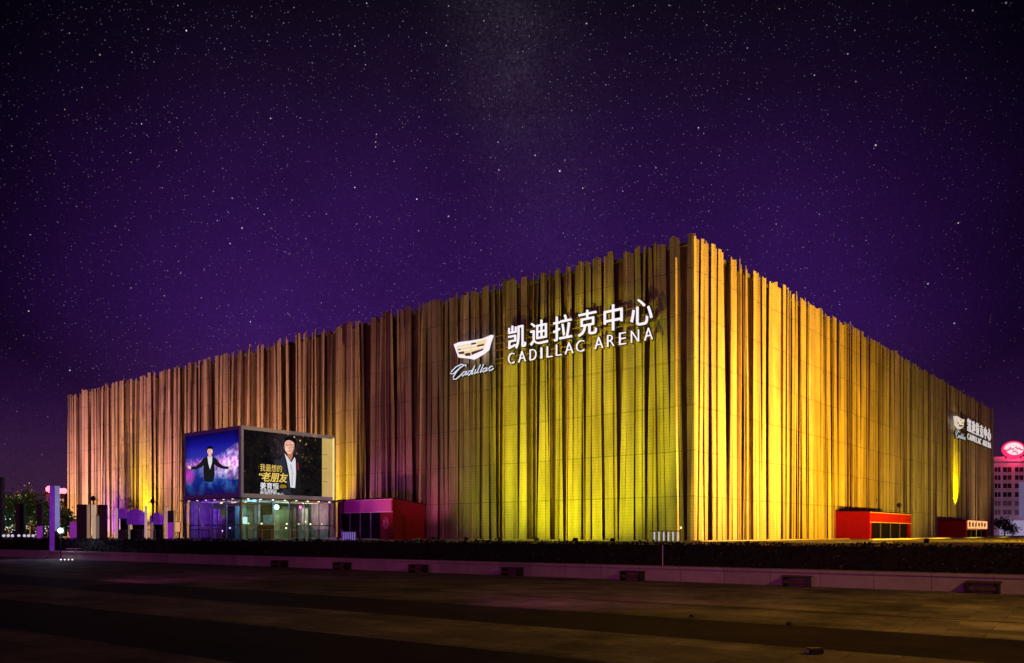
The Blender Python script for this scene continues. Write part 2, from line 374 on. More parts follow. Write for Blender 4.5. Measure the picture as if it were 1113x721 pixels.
# ------------------------------------------------------------------ facade signs
EN = 'CADILLACARENA'; CJ = '凯迪拉克中心'
CR_OUT = [(493, 374.5), (499, 372), (512, 370.3), (524, 368.2), (534, 364), (531, 372), (529, 380), (524, 384), (513, 390.5), (505, 389), (498, 388.5), (496, 383)]
CR_IN = [(496.5, 376.5), (512, 373.5), (529.5, 368.5), (527.5, 374.5), (526, 379), (513, 386.3), (505, 386.5), (499, 385.8), (498, 382)]
CR_DARK = [[(498, 383.2), (504.5, 382), (504.8, 384.6), (499.5, 385.2)], [(505.5, 384.5), (511.5, 383.5), (511.8, 387), (506, 387.2)], [(512.5, 383), (526, 379), (525, 381), (513, 386.2)], [(512.5, 373.2), (517.5, 372.3), (517.5, 374), (512.5, 375)], [(519, 375.5), (526.5, 373.8), (526, 375.8), (519, 377.3)], [(498, 380), (501, 379.5), (501, 380.5), (498, 381)]]
def bar_px(pts): return pts
SCRIPT = [  # handwritten strokes, in photo pixels around the sign
    [(505, 397), (502, 396), (496, 399), (491, 404), (490, 406.5), (493, 406.5), (498, 402), (504, 397.5), (507, 396.8), (506.5, 399)],
    [(501, 399), (496, 405), (493, 410), (493, 412.5), (496, 412.3), (500, 409), (503, 406)],
    [(507, 404), (504, 404.5), (502, 407.5), (503, 409), (506, 406.5), (508, 403.5), (506.5, 408.3), (509, 406)],
    [(513, 403), (510, 403.8), (508.5, 407), (509.5, 408.3), (512, 406), (516.5, 397.5), (513, 407.5), (515, 406)],
    [(517.5, 401.5), (516, 406.8), (518, 405)],
    [(522.5, 396.5), (518.5, 406), (520.5, 404.8)], [(526, 396), (522, 405.4), (524, 404)],
    [(529, 400), (526, 401), (524.8, 403.8), (526, 404.8), (528.5, 402.5), (530, 399.8), (528.5, 404), (530.5, 402.5)],
    [(536, 398.5), (534, 398.3), (531.5, 401), (532, 403.2), (535, 402), (537, 400.5)]]
def facade_sign(label, loc, rz, conv, w_c, w_l, lay, M_SIGN=M_SIGN, M_SIGNB=M_SIGNB):
    root = thing('illuminated_sign', label, 'sign', loc, rz, 'lit signs on the arena facades')
    T = 1.75          # distance of the letter faces from the wall line: letters in front of the fins
    faces = [M_SIGN, M_DARK]
    for i, ch in enumerate(CJ):
        x0, x1 = lay['cj'][i]
        lt = glyph(ch, (x0, 19.65-ZT, x1, 21.95-ZT), -T-0.0, -T+0.15, faces, 'letter', root, bold=0.0)
        glyph(ch, (x0-.12, 19.53-ZT, x1+.12, 22.07-ZT), -T+0.16, -T+0.36, [M_DARK], 'letter_shell', lt, bold=0.035)
    for i, ch in enumerate(EN):
        x0, x1 = lay['en'][i]
        lt = glyph(ch, (x0, 18.25-ZT, x1, 19.3-ZT), -T, -T+0.12, faces, 'letter', root, bold=-0.018)
        glyph(ch, (x0-.08, 18.17-ZT, x1+.08, 19.38-ZT), -T+0.13, -T+0.3, [M_DARK], 'letter_shell', lt, bold=0.03)
    # crest
    f = lay['px']
    bm = N(); prism(bm, [f(*p) for p in CR_OUT], -T, -T+0.4, 0, 1); cr = obj('crest', bm, faces, root, label='lit silver shield crest with coloured blocks')
    bm = N(); prism(bm, [f(*p) for p in CR_IN], -T-0.03, -T, 0, 0); obj('crest_field', bm, mat('crest_cream', (0.06, 0.05, 0.04), emit=(1.0, 0.78, 0.42), estr=0.85), cr)
    bm = N()
    for q in CR_DARK: prism(bm, [f(*p) for p in q], -T-0.05, -T-0.03)
    obj('crest_block', bm, mat('crest_dark', (0.05, 0.02, 0.03), emit=(0.09, 0.03, 0.05), estr=0.5), cr)
    bm = N()
    for q in ([(499, 377.8), (511.5, 375.3)], [(499, 381.5), (511.5, 379.3)], [(513, 379), (526, 376.3)], [(513, 375.8), (518.5, 374.8)]):
        a, b = f(*q[0]), f(*q[1]); prism(bm, [a, b, (b[0], b[1]-0.10), (a[0], a[1]-0.10)], -T-0.045, -T-0.03)
    obj('crest_bar', bm, M_SIGN, cr)
    bm = N(); bk = N()
    for st in SCRIPT:
        pts = [f(*p) for p in st]
        tube(bm, [(p[0], -T-0.05, p[1]) for p in pts], 0.06, 6)
        tube(bk, [(p[0], -T+0.12, p[1]) for p in pts], 0.17, 6)
    sc_ = obj('script_lettering', bm, M_SIGNB, root, label='cursive lettering under the crest')
    obj('script_backing', bk, M_DARK, sc_)
    # rails that carry the letters
    bm = N()
    xe0 = lay['x_rail']
    for z in (21.35, 20.6, 19.95, 19.05, 18.6):
        box(bm, xe0, -T+0.38, z-ZT-0.035, lay['x_end'], -T+0.46, z-ZT+0.035)
    for k in range(8):
        x = xe0+(lay['x_end']-xe0)*(k+0.5)/8
        box(bm, x-0.04, -T+0.46, 18.4-ZT, x+0.04, -0.02, 18.48-ZT); box(bm, x-0.04, -T+0.46, 21.5-ZT, x+0.04, -0.02, 21.58-ZT)
    obj('mounting_rail', bm, mat('rail_bronze', (0.35, 0.22, 0.10), 0.5, 0.3), root)
    return root
# left facade: local x = -(s); origin at s=28.6
S0 = 28.6-0
cjx = [(552, 571), (576, 595), (601, 621), (628, 648), (656, 676), (685, 708.5)]
enx = [(552, 558.6), (563, 571), (575.5, 582.5), (587.4, 588.8), (594, 600), (604, 610), (613.7, 622.6), (625.8, 634.5), (646, 655), (659.7, 667.3), (672.7, 680), (685.6, 694), (700, 709)]
lay = {'cj': [(S0-s_left(a, 1.75), S0-s_left(b, 1.75)) for a, b in cjx], 'en': [(S0-s_left(a, 1.75), S0-s_left(b, 1.75)) for a, b in enx],
       'px': lambda x, y: (S0-s_left(x, 1.75), z_left(x, y, 1.75)-ZT), 'x_rail': S0-s_left(536, 1.75), 'x_end': S0-3.2}
facade_sign('big white lit arena name with shield crest high on the left facade near the corner', wl(S0, 0, ZT), AR-pi/2, None, 0, 0, lay)
# right facade
K = 1.27; S1 = 87.0
lay2 = {'cj': [((a)*K, (b)*K) for a, b in lay['cj']], 'en': [(a*K, b*K) for a, b in lay['en']],
        'px': lambda x, y: ((S0-s_left(x, 1.75))*K, z_left(x, y, 1.75)-ZT), 'x_rail': lay['x_rail']*K, 'x_end': lay['x_end']*K}
facade_sign('white lit arena name seen nearly edge on at the far end of right facade', wr(S1, 0, ZT), AR, None, 0, 0, lay2, mat('sign_dimmer_light', (0.06, 0.06, 0.06), emit=(1.0, 0.88, 0.85), estr=0.62), mat('sign_dimmer_blue', (0.06, 0.06, 0.06), emit=(0.8, 0.8, 0.9), estr=0.5))

# ------------------------------------------------------------------ architectural floodlights on the facades
YG = (0.80, 0.90, 0.0); GOLD = (1.0, 0.49, 0.01); PEACH = (1.0, 0.50, 0.20); PURP = (0.45, 0.06, 1.0); PINK = (0.85, 0.27, 0.55); AMB = (1.0, 0.66, 0.03); OLV = (1.0, 0.70, 0.05)
FL = []
def flood(face, s, t, zt, ds, power, col, ang, blend=0.7, up=0.0):
    w = wl if face == 'L' else wr
    a = w(s, t, ZT+0.42+up); b = w(s+ds, 0.6, zt)
    spot('flood_beam', a, b, power, col, ang, blend, 0.15); FL.append((face, s, t, a, b))
for s, p in ((1.5, 1500), (5, 2700), (9, 3500), (13, 3800), (17, 3800), (20.5, 3000)): flood('L', s, 9.5, 8.5, 0, p*0.42, YG, 104, 0.6)
flood('L', 11, 30, 11, 0, 42000, (0.78, 0.78, 0.0), 44, 0.4)
flood('L', 12, 20, 18, 0, 11000, (1.0, 0.62, 0.05), 80, 1.0)
for s, p in ((32, 3000), (40, 3000)): flood('L', s, 12, 12, 0, p, (0.75, 0.18, 0.30), 80, 1.0)
for s, p in ((56, 12000), (66, 30000), (84, 40000), (102, 46000), (120, 52000), (136, 58000)): flood('L', s+8, 24, 12, -14, p, PEACH, 75, 1.0)
for s, p in ((60, 16000), (88, 28000), (118, 44000)): flood('L', s+6, 20, 21, -8, p, PINK, 70, 1.0)
flood('L', 95, 9, 9, 0, 30000, AMB, 58, 0.9)
flood('L', 46.5, 7, 9, 0, 11000, AMB, 52, 0.9); flood('L', 26, 5, 8, 6, 900, (0.8, 0.1, 0.4), 70, 0.9)
flood('L', 61, 6, 9, 0, 9500, AMB, 60, 0.9); flood('L', 67, 6, 9, 0, 5500, AMB, 60, 0.9); flood('L', 52, 7, 9, 0, 3000, AMB, 60, 0.9)
flood('L', 107, 6, 5, 0, 7000, PURP, 80, 0.9); flood('L', 48.5, 6, 5, -7, 1800, (0.8, 0.06, 0.6), 60, 0.9)
flood('R', -3, 19, 13, 6, 60000, (1.0, 0.52, 0.06), 90, 0.9); flood('R', 8, 30, 17, 2, 150000, (1.0, 0.54, 0.06), 80, 0.9); flood('R', 18, 24, 13, 2, 70000, GOLD, 90, 0.9); flood('R', 32, 22, 13, 0, 50000, GOLD, 90, 0.9)
flood('R', 46, 20, 13, 0, 27000, (1.0, 0.55, 0.01), 95, 0.9); flood('R', 66, 20, 13, 0, 13000, OLV, 95, 0.9); flood('R', 88, 20, 14, 0, 10000, OLV, 95, 0.9); flood('R', 114, 20, 15, 0, 11000, (1.0, 0.6, 0.2), 85, 1.0)
flood('R', 96.0, 3.8, 9.5, 0, 60000, (1.0, 0.80, 0.0), 50, 1.0, up=2.95)
# the fixtures themselves
def make_fixture(label):
    r = thing('floodlight', label, 'floodlight', (0, 0, 0), 0, 'floodlights on the terrace washing the facades')
    bm = N(); box(bm, -0.20, -0.05, 0.0, -0.17, 0.05, 0.26); box(bm, 0.17, -0.05, 0.0, 0.20, 0.05, 0.26); box(bm, -0.21, -0.1, 0.0, 0.21, 0.1, 0.03)
    obj('bracket', bm, M_DARK, r)
    Mx = Matrix.Translation((0, 0, 0.2)) @ Matrix.Rotation(radians(50), 4, 'X')
    obj('housing', B(-0.165, -0.1, -0.1, 0.165, 0.05, 0.1, M=Mx), M_DARK, r)
    obj('lens', B(-0.14, 0.052, -0.08, 0.14, 0.06, 0.08, M=Mx), mat('lens_glass', (0.5, 0.5, 0.45), 0.2), r)
    return r
proto = None
for face, s, t, a, b in FL:
    where = 'left' if face == 'L' else 'right'
    dirv = b-a; rz = atan2(dirv.y, dirv.x)-pi/2
    loc = (a.x-dirv.x/dirv.length*0.25, a.y-dirv.y/dirv.length*0.25, a.z-0.42)
    lb = 'small black floodlight on the terrace aimed up at the %s facade' % where
    if proto is None: proto = make_fixture(lb); proto.location = loc; proto.rotation_euler = (0, 0, rz)
    else: dup(proto, loc, rz, lb)

# ------------------------------------------------------------------ low granite ledge and hedge
U0, U1 = -175, 60
def ledge_material():
    m = bpy.data.materials.new('ledge_granite'); m.use_nodes = True; t = NT(m.node_tree); b = t.n['Principled BSDF']
    co = t.new('ShaderNodeTexCoord').outputs['Object']; s = t.new('ShaderNodeSeparateXYZ', {0: co})
    fx = t.math('FRACT', t.math('DIVIDE', s.outputs['X'], 1.5)); j = t.math('GREATER_THAN', fx, 0.012)
    cell = t.new('ShaderNodeTexWhiteNoise', {'Vector': t.new('ShaderNodeCombineXYZ', {0: t.math('FLOOR', t.math('DIVIDE', s.outputs['X'], 1.5))}).outputs[0]}).outputs[0]
    n = t.new('ShaderNodeTexNoise', {'Vector': co, 'Scale': 2.0, 'Detail': 8.0, 'Roughness': 0.7}).outputs[0]
    k = t.math('MULTIPLY', t.math('MULTIPLY_ADD', cell, 0.35, 0.75), t.math('MULTIPLY', t.math('MULTIPLY_ADD', n, 0.9, 0.5), t.math('MULTIPLY_ADD', j, 0.7, 0.3)))
    t.l.new(t.new('ShaderNodeVectorMath', {0: (0.42, 0.36, 0.38), 'Scale': k}, operation='SCALE').outputs[0], b.inputs['Base Color'])
    b.inputs['Roughness'].default_value = 0.7; return m
le = thing('granite_ledge', 'long low pale granite ledge washed purple in front of the dark hedge', 'ledge', LO, LRZ)
ML = ledge_material()
obj('ledge_body', B(U0, 0.06, 0, U1, 1.65, 0.42), ML, le); obj('coping', B(U0, 0.0, 0.42, U1, 0.62, 0.50), ML, le)

hg = thing('hedge', 'long dark clipped hedge running behind the granite ledge', 'hedge', LO, LRZ)
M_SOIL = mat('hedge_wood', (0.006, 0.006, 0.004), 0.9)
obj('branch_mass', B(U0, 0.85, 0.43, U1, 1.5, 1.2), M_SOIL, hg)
bm = N(); rr = random.Random(3)
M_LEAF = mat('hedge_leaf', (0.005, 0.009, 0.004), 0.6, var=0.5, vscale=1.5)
u = -95.0
while u < 34:
    dist = led(u, 1, 0).length
    dens = 190*(22/dist)**1.3; sz = 0.045*(dist/22)**0.7
    for k in range(int(dens*0.5)):
        uu = u+rr.uniform(0, 0.5); q = rr.random()
        if q < 0.55: p = Vector((uu, 0.78+rr.gauss(0, 0.05), rr.uniform(0.46, 1.26)))
        else: p = Vector((uu, rr.uniform(0.75, 1.6), 1.24+rr.gauss(0, 0.035)+0.03*sin(uu*1.7)))
        n = Vector((rr.gauss(0, 1), rr.gauss(-0.6, 1), rr.gauss(0.5, 1))).normalized(); a = n.orthogonal().normalized()*sz*rr.uniform(0.6, 1.3); b = n.cross(a)*0.6
        bm.faces.new([bm.verts.new(p-a), bm.verts.new(p+b), bm.verts.new(p+a), bm.verts.new(p-b)])
    u += 0.5
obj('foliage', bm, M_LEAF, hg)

# slatted steps against the ledge
def step_proto(label):
    r = thing('slatted_bench', label, 'bench', (0, 0, 0), LRZ, 'slatted benches along the granite ledge')
    wm = mat('weathered_slat', (0.07, 0.04, 0.02), 0.7, var=0.3, vscale=5)
    bm = N()
    for k in range(4): box(bm, -0.42, -0.40+k*0.10, 0.29, 0.42, -0.32+k*0.10, 0.33)
    obj('seat', bm, wm, r)
    for x in (-0.38, 0.32): obj('leg', B(x, -0.38, 0, x+0.06, -0.03, 0.29), M_DARK, r)
    obj('shelf', B(-0.37, -0.36, 0.09, 0.31, -0.05, 0.20), wm, r)
    return r
def u_for(px):      # distance along the ledge at image column px
    k = (px-556.5)/893; return (k*LO.y-LO.x)/(LD.x-k*LD.y)
pr = None
names = ['slatted bench at the ledge in front of the glass pavilion', 'slatted bench at the ledge below the right edge of the lit video screens', 'slatted bench at the ledge in front of the red entrance box', 'slatted bench at the ledge below the crest of the facade sign', 'slatted bench at the ledge just left of the thin post', 'slatted bench at the ledge below the brightest golden facade', 'slatted bench at the ledge nearest the right edge of the plaza']
for px, nm in zip((307, 375, 458, 560, 690, 868, 1070), names):
    p = led(u_for(px), 0)
    if pr is None: pr = step_proto(nm); pr.location = p
    else: dup(pr, p, LRZ, nm)

# thin post in front of the hedge
t_ = thing('marker_post', 'thin dark post rising in front of the hedge below the lit turnstiles', 'post', led(u_for(716), 0.3, 0.5), LRZ)
bm = N(); tube(bm, [(0, 0, 0), (0, 0, 0.72)], 0.025, 8); obj('shaft', bm, M_GREY, t_); obj('cap', B(-0.05, -0.05, 0.72, 0.05, 0.05, 0.76), M_DARK, t_)

# small things lying on the plaza
t_ = thing('ground_uplight', 'small black box lamp lying on the pale paving at the lower right', 'lamp', (at(885, 10.9).x, 10.9, 0), 0.3)
bm = N(); box(bm, -0.11, -0.07, 0, 0.11, 0.07, 0.085); bmesh.ops.bevel(bm, geom=bm.edges[:], offset=0.015, segments=2, affect='EDGES'); obj('housing', bm, M_DARK, t_)
obj('lens', B(-0.125, -0.045, 0.02, -0.112, 0.045, 0.07), mat('lens_pale', (0.6, 0.6, 0.7), 0.2), t_)
for (px, py, nm) in ((752, 671, 'small dark stud on the near edge of the pale paving at the centre right'), (858, 679, 'small dark stud on the paving edge right of the other stud')):
    Y = 1.6*893/(py-580); bm = N(); sphere(bm, (0, 0, 0.0), 0.06, 2, (1, 1, 0.8)); tag(obj('ground_stud', bm, M_DARK, smooth=True), nm, 'stud', 'studs on the plaza edge').location = (at(px, Y).x, Y, 0.01)

# ------------------------------------------------------------------ lit turnstile rows
def barrier(label, loc, rz, n, glowm, W=2.3):
    r = thing('turnstile_row', label, 'turnstile', loc, rz, 'lit turnstile rows on the terrace')
    obj('top_rail', B(-W/2-0.1, -0.2, 0.80, W/2+0.1, 0.2, 0.87), M_DARK, r)
    for k in range(n):
        x = -W/2+W*(k+0.5)/n
        p = obj('pillar', B(x-0.05, -0.15, 0, x+0.09, 0.15, 0.80), M_GREY, r)
        obj('light_panel', B(x-0.04, -0.165, 0.06, x+0.08, -0.152, 0.78), glowm, p)
    return r
barrier('row of white lit turnstile pillars just left of the arena corner', (at(723, 66).x, 66, ZT), 0.12, 6, glow('white_panel', (0.80, 0.84, 0.9), 0.55))
barrier('row of dim violet lit turnstile pillars before the dark entrance doorway', (at(380, 76).x, 76, ZT), -0.2, 6, glow('violet_panel', (0.33, 0.22, 0.9), 0.5), 1.25)
t_ = thing('bollard_light', 'tiny bright bollard light beside the arena corner', 'lamp', (at(740, 67).x, 67, ZT))
bm = N(); tube(bm, [(0, 0, 0), (0, 0, 1.05)], 0.03, 8); obj('post', bm, M_DARK, t_); bm = N(); sphere(bm, (0, 0, 1.12), 0.075, 2); obj('globe', bm, glow('warm_globe', (1, 0.85, 0.35), 3.0), t_)

# ------------------------------------------------------------------ red entrance boxes
M_RED = mat('red_panel', (0.30, 0.004, 0.010), 0.7, spec=0.08, var=0.12, vscale=2)
M_REDF = mat('red_fascia', (0.30, 0.008, 0.018), 0.7, spec=0.08, var=0.2, vscale=1.0)
M_VOID = mat('dark_doorway', (0.006, 0.004, 0.006), 0.9, spec=0.05)
M_TRIM = mat('pink_trim', (0.6, 0.35, 0.4), 0.5)
def entrance(label, loc, rz, depth, width, hf, hb, door0, door1, doorh, face, emblem=False, signboard=None, fasc=None, side=None):
    M_REDF_ = fasc or M_REDF; M_RED_ = side or M_RED
    """local: x along the facade away from the near corner, y from the near corner back to the wall (sign by face)"""
    r = thing('entrance_box', label, 'entrance', loc, rz, 'red entrance boxes of the arena')
    sg = 1
    # near corner at origin; the open front lies in the plane y=0, the box runs back to y=depth
    bm = N()
    v = [bm.verts.new(p) for p in ((0, 0, 0), (0, depth, 0), (0, depth, hb), (0, 0, hf), (0.25, 0, 0), (0.25, depth, 0), (0.25, depth, hb), (0.25, 0, hf))]
    for f in ((0, 1, 2, 3), (7, 6, 5, 4), (0, 3, 7, 4), (3, 2, 6, 7), (1, 5, 6, 2), (0, 4, 5, 1)): bm.faces.new([v[i] for i in f])
    W_ = width*face
    if face < 0:
        for q in v: q.co.x *= -1
    obj('side_wall', bm, M_RED_, r)
    def bx(a, y0, z0, b, y1, z1): return B(min(a, b), y0, z0, max(a, b), y1, z1)
    fh = doorh
    fa = obj('fascia', bx(0.251*face, 0.0, fh, W_, 0.3, hf-0.12), M_REDF_, r)
    obj('fascia_trim', bx(0.0, -0.06, fh-0.10, W_, -0.003, fh-0.02), M_TRIM, fa); obj('fascia_trim', bx(0.0, -0.06, hf-0.11, W_, -0.003, hf-0.03), M_TRIM, fa)
    bm = N(); v = [bm.verts.new(p) for p in ((0.0, -0.1, hf), (W_, -0.1, hf), (W_, depth, hb), (0, depth, hb), (0.0, -0.1, hf+0.1), (W_, -0.1, hf+0.1), (W_, depth, hb+0.1), (0, depth, hb+0.1))]
    for f in ((0, 1, 2, 3), (7, 6, 5, 4), (0, 4, 5, 1), (1, 5, 6, 2), (2, 6, 7, 3), (3, 7, 4, 0)): bm.faces.new([v[i] for i in f])
    obj('roof', bm, M_VOID, r)
    obj('pillar', bx(0.252*face, 0.0, 0, door0*face, 0.5, fh-0.101), M_RED_, r)
    obj('side_wall', bx(W_, 0.302, 0, W_-0.25*face, depth, hb-0.15), M_RED_, r); obj('pillar', bx(door1*face, 0.0, 0, W_, 0.3, fh-0.101), M_REDF_, r)
    obj('doorway', bx(door0*face, 0.36, 0.02, door1*face, 0.44, fh), M_VOID, r)  # near-black sheet stands in for the shade inside the opening
    nb = 4
    for k in range(1, nb):
        x = (door0+(door1-door0)*k/nb)*face
        obj('door_post', B(x-0.05, 0.1, 0, x+0.05, 0.2, fh-0.1), M_GREY, r)
    if emblem:
        bm = N(); cx = (0.25+door0)/2*face; rad = 0.42
        for q in range(3):
            for k in range(10):
                a = 2*pi*k/10; R0 = rad*(1-0.3*q)
                p0 = (cx+R0*cos(a), -0.02, 1.75+1.35*R0*sin(a)); a2 = a+2*pi/10*0.62
                p1 = (cx+R0*cos(a2), -0.02, 1.75+1.35*R0*sin(a2)); tube(bm, [p0, p1], 0.03, 4)
        obj('emblem', bm, mat('emblem_pink', (0.65, 0.3, 0.4), 0.5), r)
    if signboard:
        sb = obj('signboard', bx(signboard[0]*face, -0.12, signboard[2], signboard[1]*face, -0.062, signboard[3]), glow('orange_sign', (1.0, 0.42, 0.16), 1.25), r)
        x = signboard[0]+0.6; i = 0
        rs = random.Random(4)                       # unreadable characters: broken dark strokes
        for q in range(6):
            bm = N(); z0, z1 = signboard[2]+0.18, signboard[3]-0.18
            for u in (0.0, 0.45, 0.95):
                a, b = sorted(((x+u)*face, (x+u+0.22)*face)); box(bm, a, -0.16, z0+rs.uniform(0, .3), b, -0.121, z1-rs.uniform(0, .2))
            a, b = sorted(((x+0.1)*face, (x+1.2)*face)); zz = rs.uniform(z0+.2, z1-.3); box(bm, a, -0.17, zz, b, -0.161, zz+0.13)
            obj('lettering', bm, mat('dark_letter', (0.03, 0.005, 0.0)), sb); x += (signboard[1]-signboard[0]-1.0)/6
    return r
# left facade: the front looks out of the left facade; local x towards +reading direction there, so the face runs to -x
pL = wl(34.6, 5.1, ZT); pL = Vector((-12.54, 86.6, ZT))
entrance('red entrance box with a violet lit front on the left facade beside the glass pavilion', pL, AR-pi/2, 5.05, 9.3, 4.35, 3.75, 2.0, 9.0, 3.0, -1, emblem=True, fasc=mat('violet_lit_fascia', (0.42, 0.05, 0.26), 0.4), side=mat('maroon_panel', (0.13, 0.006, 0.018), 0.7, spec=0.08, var=0.15, vscale=2))  # violet light on the red front is put into the fascia colour
entrance('bright red entrance box on the right facade, the nearer of the two there', Vector((40.8, 93.7, ZT)), AR, 4.35, 17.3, 3.15, 3.25, 0.6, 16.6, 2.0, 1)
eb = entrance('dark red entrance box with glowing orange signboard at the far end of the right facade', Vector((72.4, 131.0, ZT)), AR, 4.5, 16.8, 2.7, 2.75, 0.5, 16.4, 1.35, 1, signboard=(0.8, 16.2, 1.45, 2.75))
spot('flood_beam', (37.0, 78, 1.6), (42.5, 95, 2.5), 3500, (1, 0.25, 0.2), 40, 1.0)
spot('flood_beam', (-21, 76, 2.2), (-16.5, 89, 3.8), 3200, (0.6, 0.05, 1.0), 44, 1.0)
point('doorway_lamp', Vector((-13.6, 85.2, 4.6)), 30, (1.0, 0.12, 0.35))
# flag pole beside the far box and dark lamp on the first
t_ = thing('flag_pole', 'thin pale pole standing before the orange signboard', 'pole', (at(1061, 128).x, 128, ZT))
bm = N(); tube(bm, [(0, 0, 0), (0, 0, 4.2)], 0.05, 8); obj('shaft', bm, M_GREY, t_); bm = N(); sphere(bm, (0, 0, 4.25), 0.12); obj('finial', bm, M_GREY, t_)
t_ = thing('security_camera', 'small dark camera on a post above the nearer red entrance box', 'camera', (at(977.5, 106).x, 106, ZT))
bm = N(); tube(bm, [(0, 0, 0), (0, 0, 4.1)], 0.05, 8); obj('post', bm, M_DARK, t_); bm = N(); sphere(bm, (0, 0, 4.3), 0.32); obj('dome', bm, M_DARK, t_)

# ------------------------------------------------------------------ corner pavilion with two video screens
BA = atan2(0.78, 0.6258)        # direction of its right face
BC = Vector((at(262, 80).x, 80, ZT))
WR, WLn = 11.25, 10.15; HB, HT = 5.1-ZT, 12.08-ZT
pav = thing('glass_pavilion', 'two storey glass pavilion lit violet and green inside beneath the video screens', 'pavilion', BC, BA)
# local: x along right face, y along left face; body kept under the screens
M_PFR = mat('pavilion_frame', (0.22, 0.22, 0.24), 0.4, 0.5)
obj('floor', B(-0.2, -0.2, 0.0, WR+0.2, WLn+0.2, 0.08), mat('pavilion_floor', (0.3, 0.3, 0.32), 0.3), pav)
obj('ceiling', B(0.1, 0.1, HB-0.25, WR-0.1, WLn-0.1, HB-0.12), mat('pavilion_ceiling', (0.5, 0.5, 0.5), 0.8), pav)
bm = N(); box(bm, WR-0.4, 0.3, 0.08, WR-0.2, WLn-0.3, HB-0.25); box(bm, 0.3, WLn-0.4, 0.08, WR-0.42, WLn-0.2, HB-0.25)
obj('back_wall', bm, mat('pavilion_wall', (0.16, 0.18, 0.17), 0.7, var=0.4, vscale=1.2), pav)
for x0, x1, y0, y1 in ((3.2, 4.0, 4.5, 4.7), (6.2, 8.4, 3.5, 3.7), (8.8, 10.0, 5.0, 5.2), (2.0, 3.0, 7.0, 7.2)):
    obj('partition', B(x0, y0, 0.08, x1, y1, 3.2), mat('partition_green', (0.16, 0.20, 0.12), 0.6, var=0.3), pav)
for i in range(1, 6):
    x = WR*i/6; obj('mullion', B(x-0.05, -0.02, 0.08, x+0.05, 0.08, HB-0.25), M_PFR, pav)
for i in range(1, 4):
    y = WLn*i/4; obj('mullion', B(-0.02, y-0.05, 0.08, 0.08, y+0.05, HB-0.25), M_PFR, pav)
for x, y in ((0, 0), (WR, 0), (0, WLn)): obj('corner_post', B(x-0.1, y-0.1, 0.08, x+0.1, y+0.1, HB-0.25), M_PFR, pav)
bm = N(); box(bm, 0.1, -0.01, 1.45, WR-0.1, 0.05, 1.55); obj('transom', bm, M_PFR, pav); obj('transom', B(-0.01, 0.1, 1.45, 0.05, WLn-0.1, 1.55), M_PFR, pav)
for i in range(6):
    a, b = WR*i/6+0.06, WR*(i+1)/6-0.06
    obj('glass_pane', B(a, 0.02, 0.09, b, 0.03, HB-0.26), M_GLASS, pav)
for i in range(4):
    a, b = WLn*i/4+0.06, WLn*(i+1)/4-0.06
    obj('glass_pane', B(0.02, a, 0.09, 0.03, b, HB-0.26), M_GLASS, pav)
obj('door_frame', B(1.9, -0.06, 0.08, 3.7, -0.025, 1.46), mat('door_dark', (0.02, 0.03, 0.06), 0.3), pav)
obj('canopy', B(-0.5, -0.5, HB-0.11, WR+0.3, WLn+0.3, HB-0.005), M_DARK, pav)
M_DOT = glow('downlight_warm', (1, 0.8, 0.45), 3.5); M_DOTC = glow('downlight_cool', (0.7, 0.95, 1.0), 4.0)
for i in range(8):
    x = 0.6+i*1.42; obj('downlight', B(x-0.07, -0.35, HB-0.16, x+0.07, -0.21, HB-0.111), M_DOT if i > 3 else M_DOTC, pav)
for i in range(6):
    y = 1.0+i*1.6; obj('downlight', B(-0.35, y-0.07, HB-0.16, -0.21, y+0.07, HB-0.111), glow('downlight_violet', (0.9, 0.6, 1), 2.0), pav)
for i in range(7):
    x = 1.2+i*1.5; obj('wall_lamp', B(x-0.06, 0.5, 1.58, x+0.06, 0.62, 1.7), M_DOT if i % 2 else glow('lamp_green', (0.7, 0.9, 0.3), 2.0), pav)
bm = N(); sphere(bm, (0, 0, 0), 0.27); lamp = obj('globe_lamp', bm, glow('globe_cyan', (0.55, 0.95, 1.0), 5.0), pav); lamp.location = (4.7, 0.9, HB-0.8)
obj('lit_screen', B(0.9, 1.2, 1.6, 1.5, 1.3, 2.3), glow('white_cyan_screen', (0.6, 0.95, 0.9), 1.3), pav)
shade = [mat('interior_panel_%d' % k, c, 0.6, var=0.5, vscale=1.5) for k, c in enumerate(((0.05, 0.07, 0.10), (0.30, 0.36, 0.36), (0.12, 0.15, 0.08), (0.38, 0.42, 0.28), (0.04, 0.04, 0.05)))]
ri = random.Random(21)
for k in range(9):
    x = 0.9+k*1.08; o = obj('interior_panel', B(x, 2.2+ri.uniform(0, 1.6), 0.09, x+ri.uniform(.35, .95), 2.2+1.65+.1, ri.choice((1.3, 2.6, 3.4, 3.6))), shade[(k*2) % 5], pav)
for k in range(6):
    y = 4.2+k*0.95; obj('interior_panel', B(1.6+ri.uniform(0, 1.0), y, 0.09, 2.9, y+ri.uniform(.3, .8), ri.choice((1.2, 2.2, 3.3))), shade[(k*3+1) % 5], pav)
for k in range(7): x = 0.35+ri.uniform(0, 1.2); y = 1.2+k*0.75; obj('ceiling_lamp', B(x, y, HB-0.42, x+.14, y+.14, HB-0.34), glow('ceiling_orange', (1, .55, .2), 3.0), pav)
for x, y, z, c in ((.8, 8.2, 1.5, (.8, .2, 1)), (.7, 4.4, .9, (.9, .35, 1)), (.8, 3.2, 1.2, (.4, .3, 1)), (5.8, .8, 1.2, (.9, 1, .6)), (8.3, .9, 1.9, (.8, .9, .5))):
    bm = N(); sphere(bm, (0, 0, 0), .09); o = obj('ceiling_lamp', bm, glow('spark_%d' % int(x*10+y*10), c, 3.5), pav); o.location = (x, y, z)
def pavw(x, y, z): return BC+Matrix.Rotation(BA, 3, 'Z')@Vector((x, y, z))
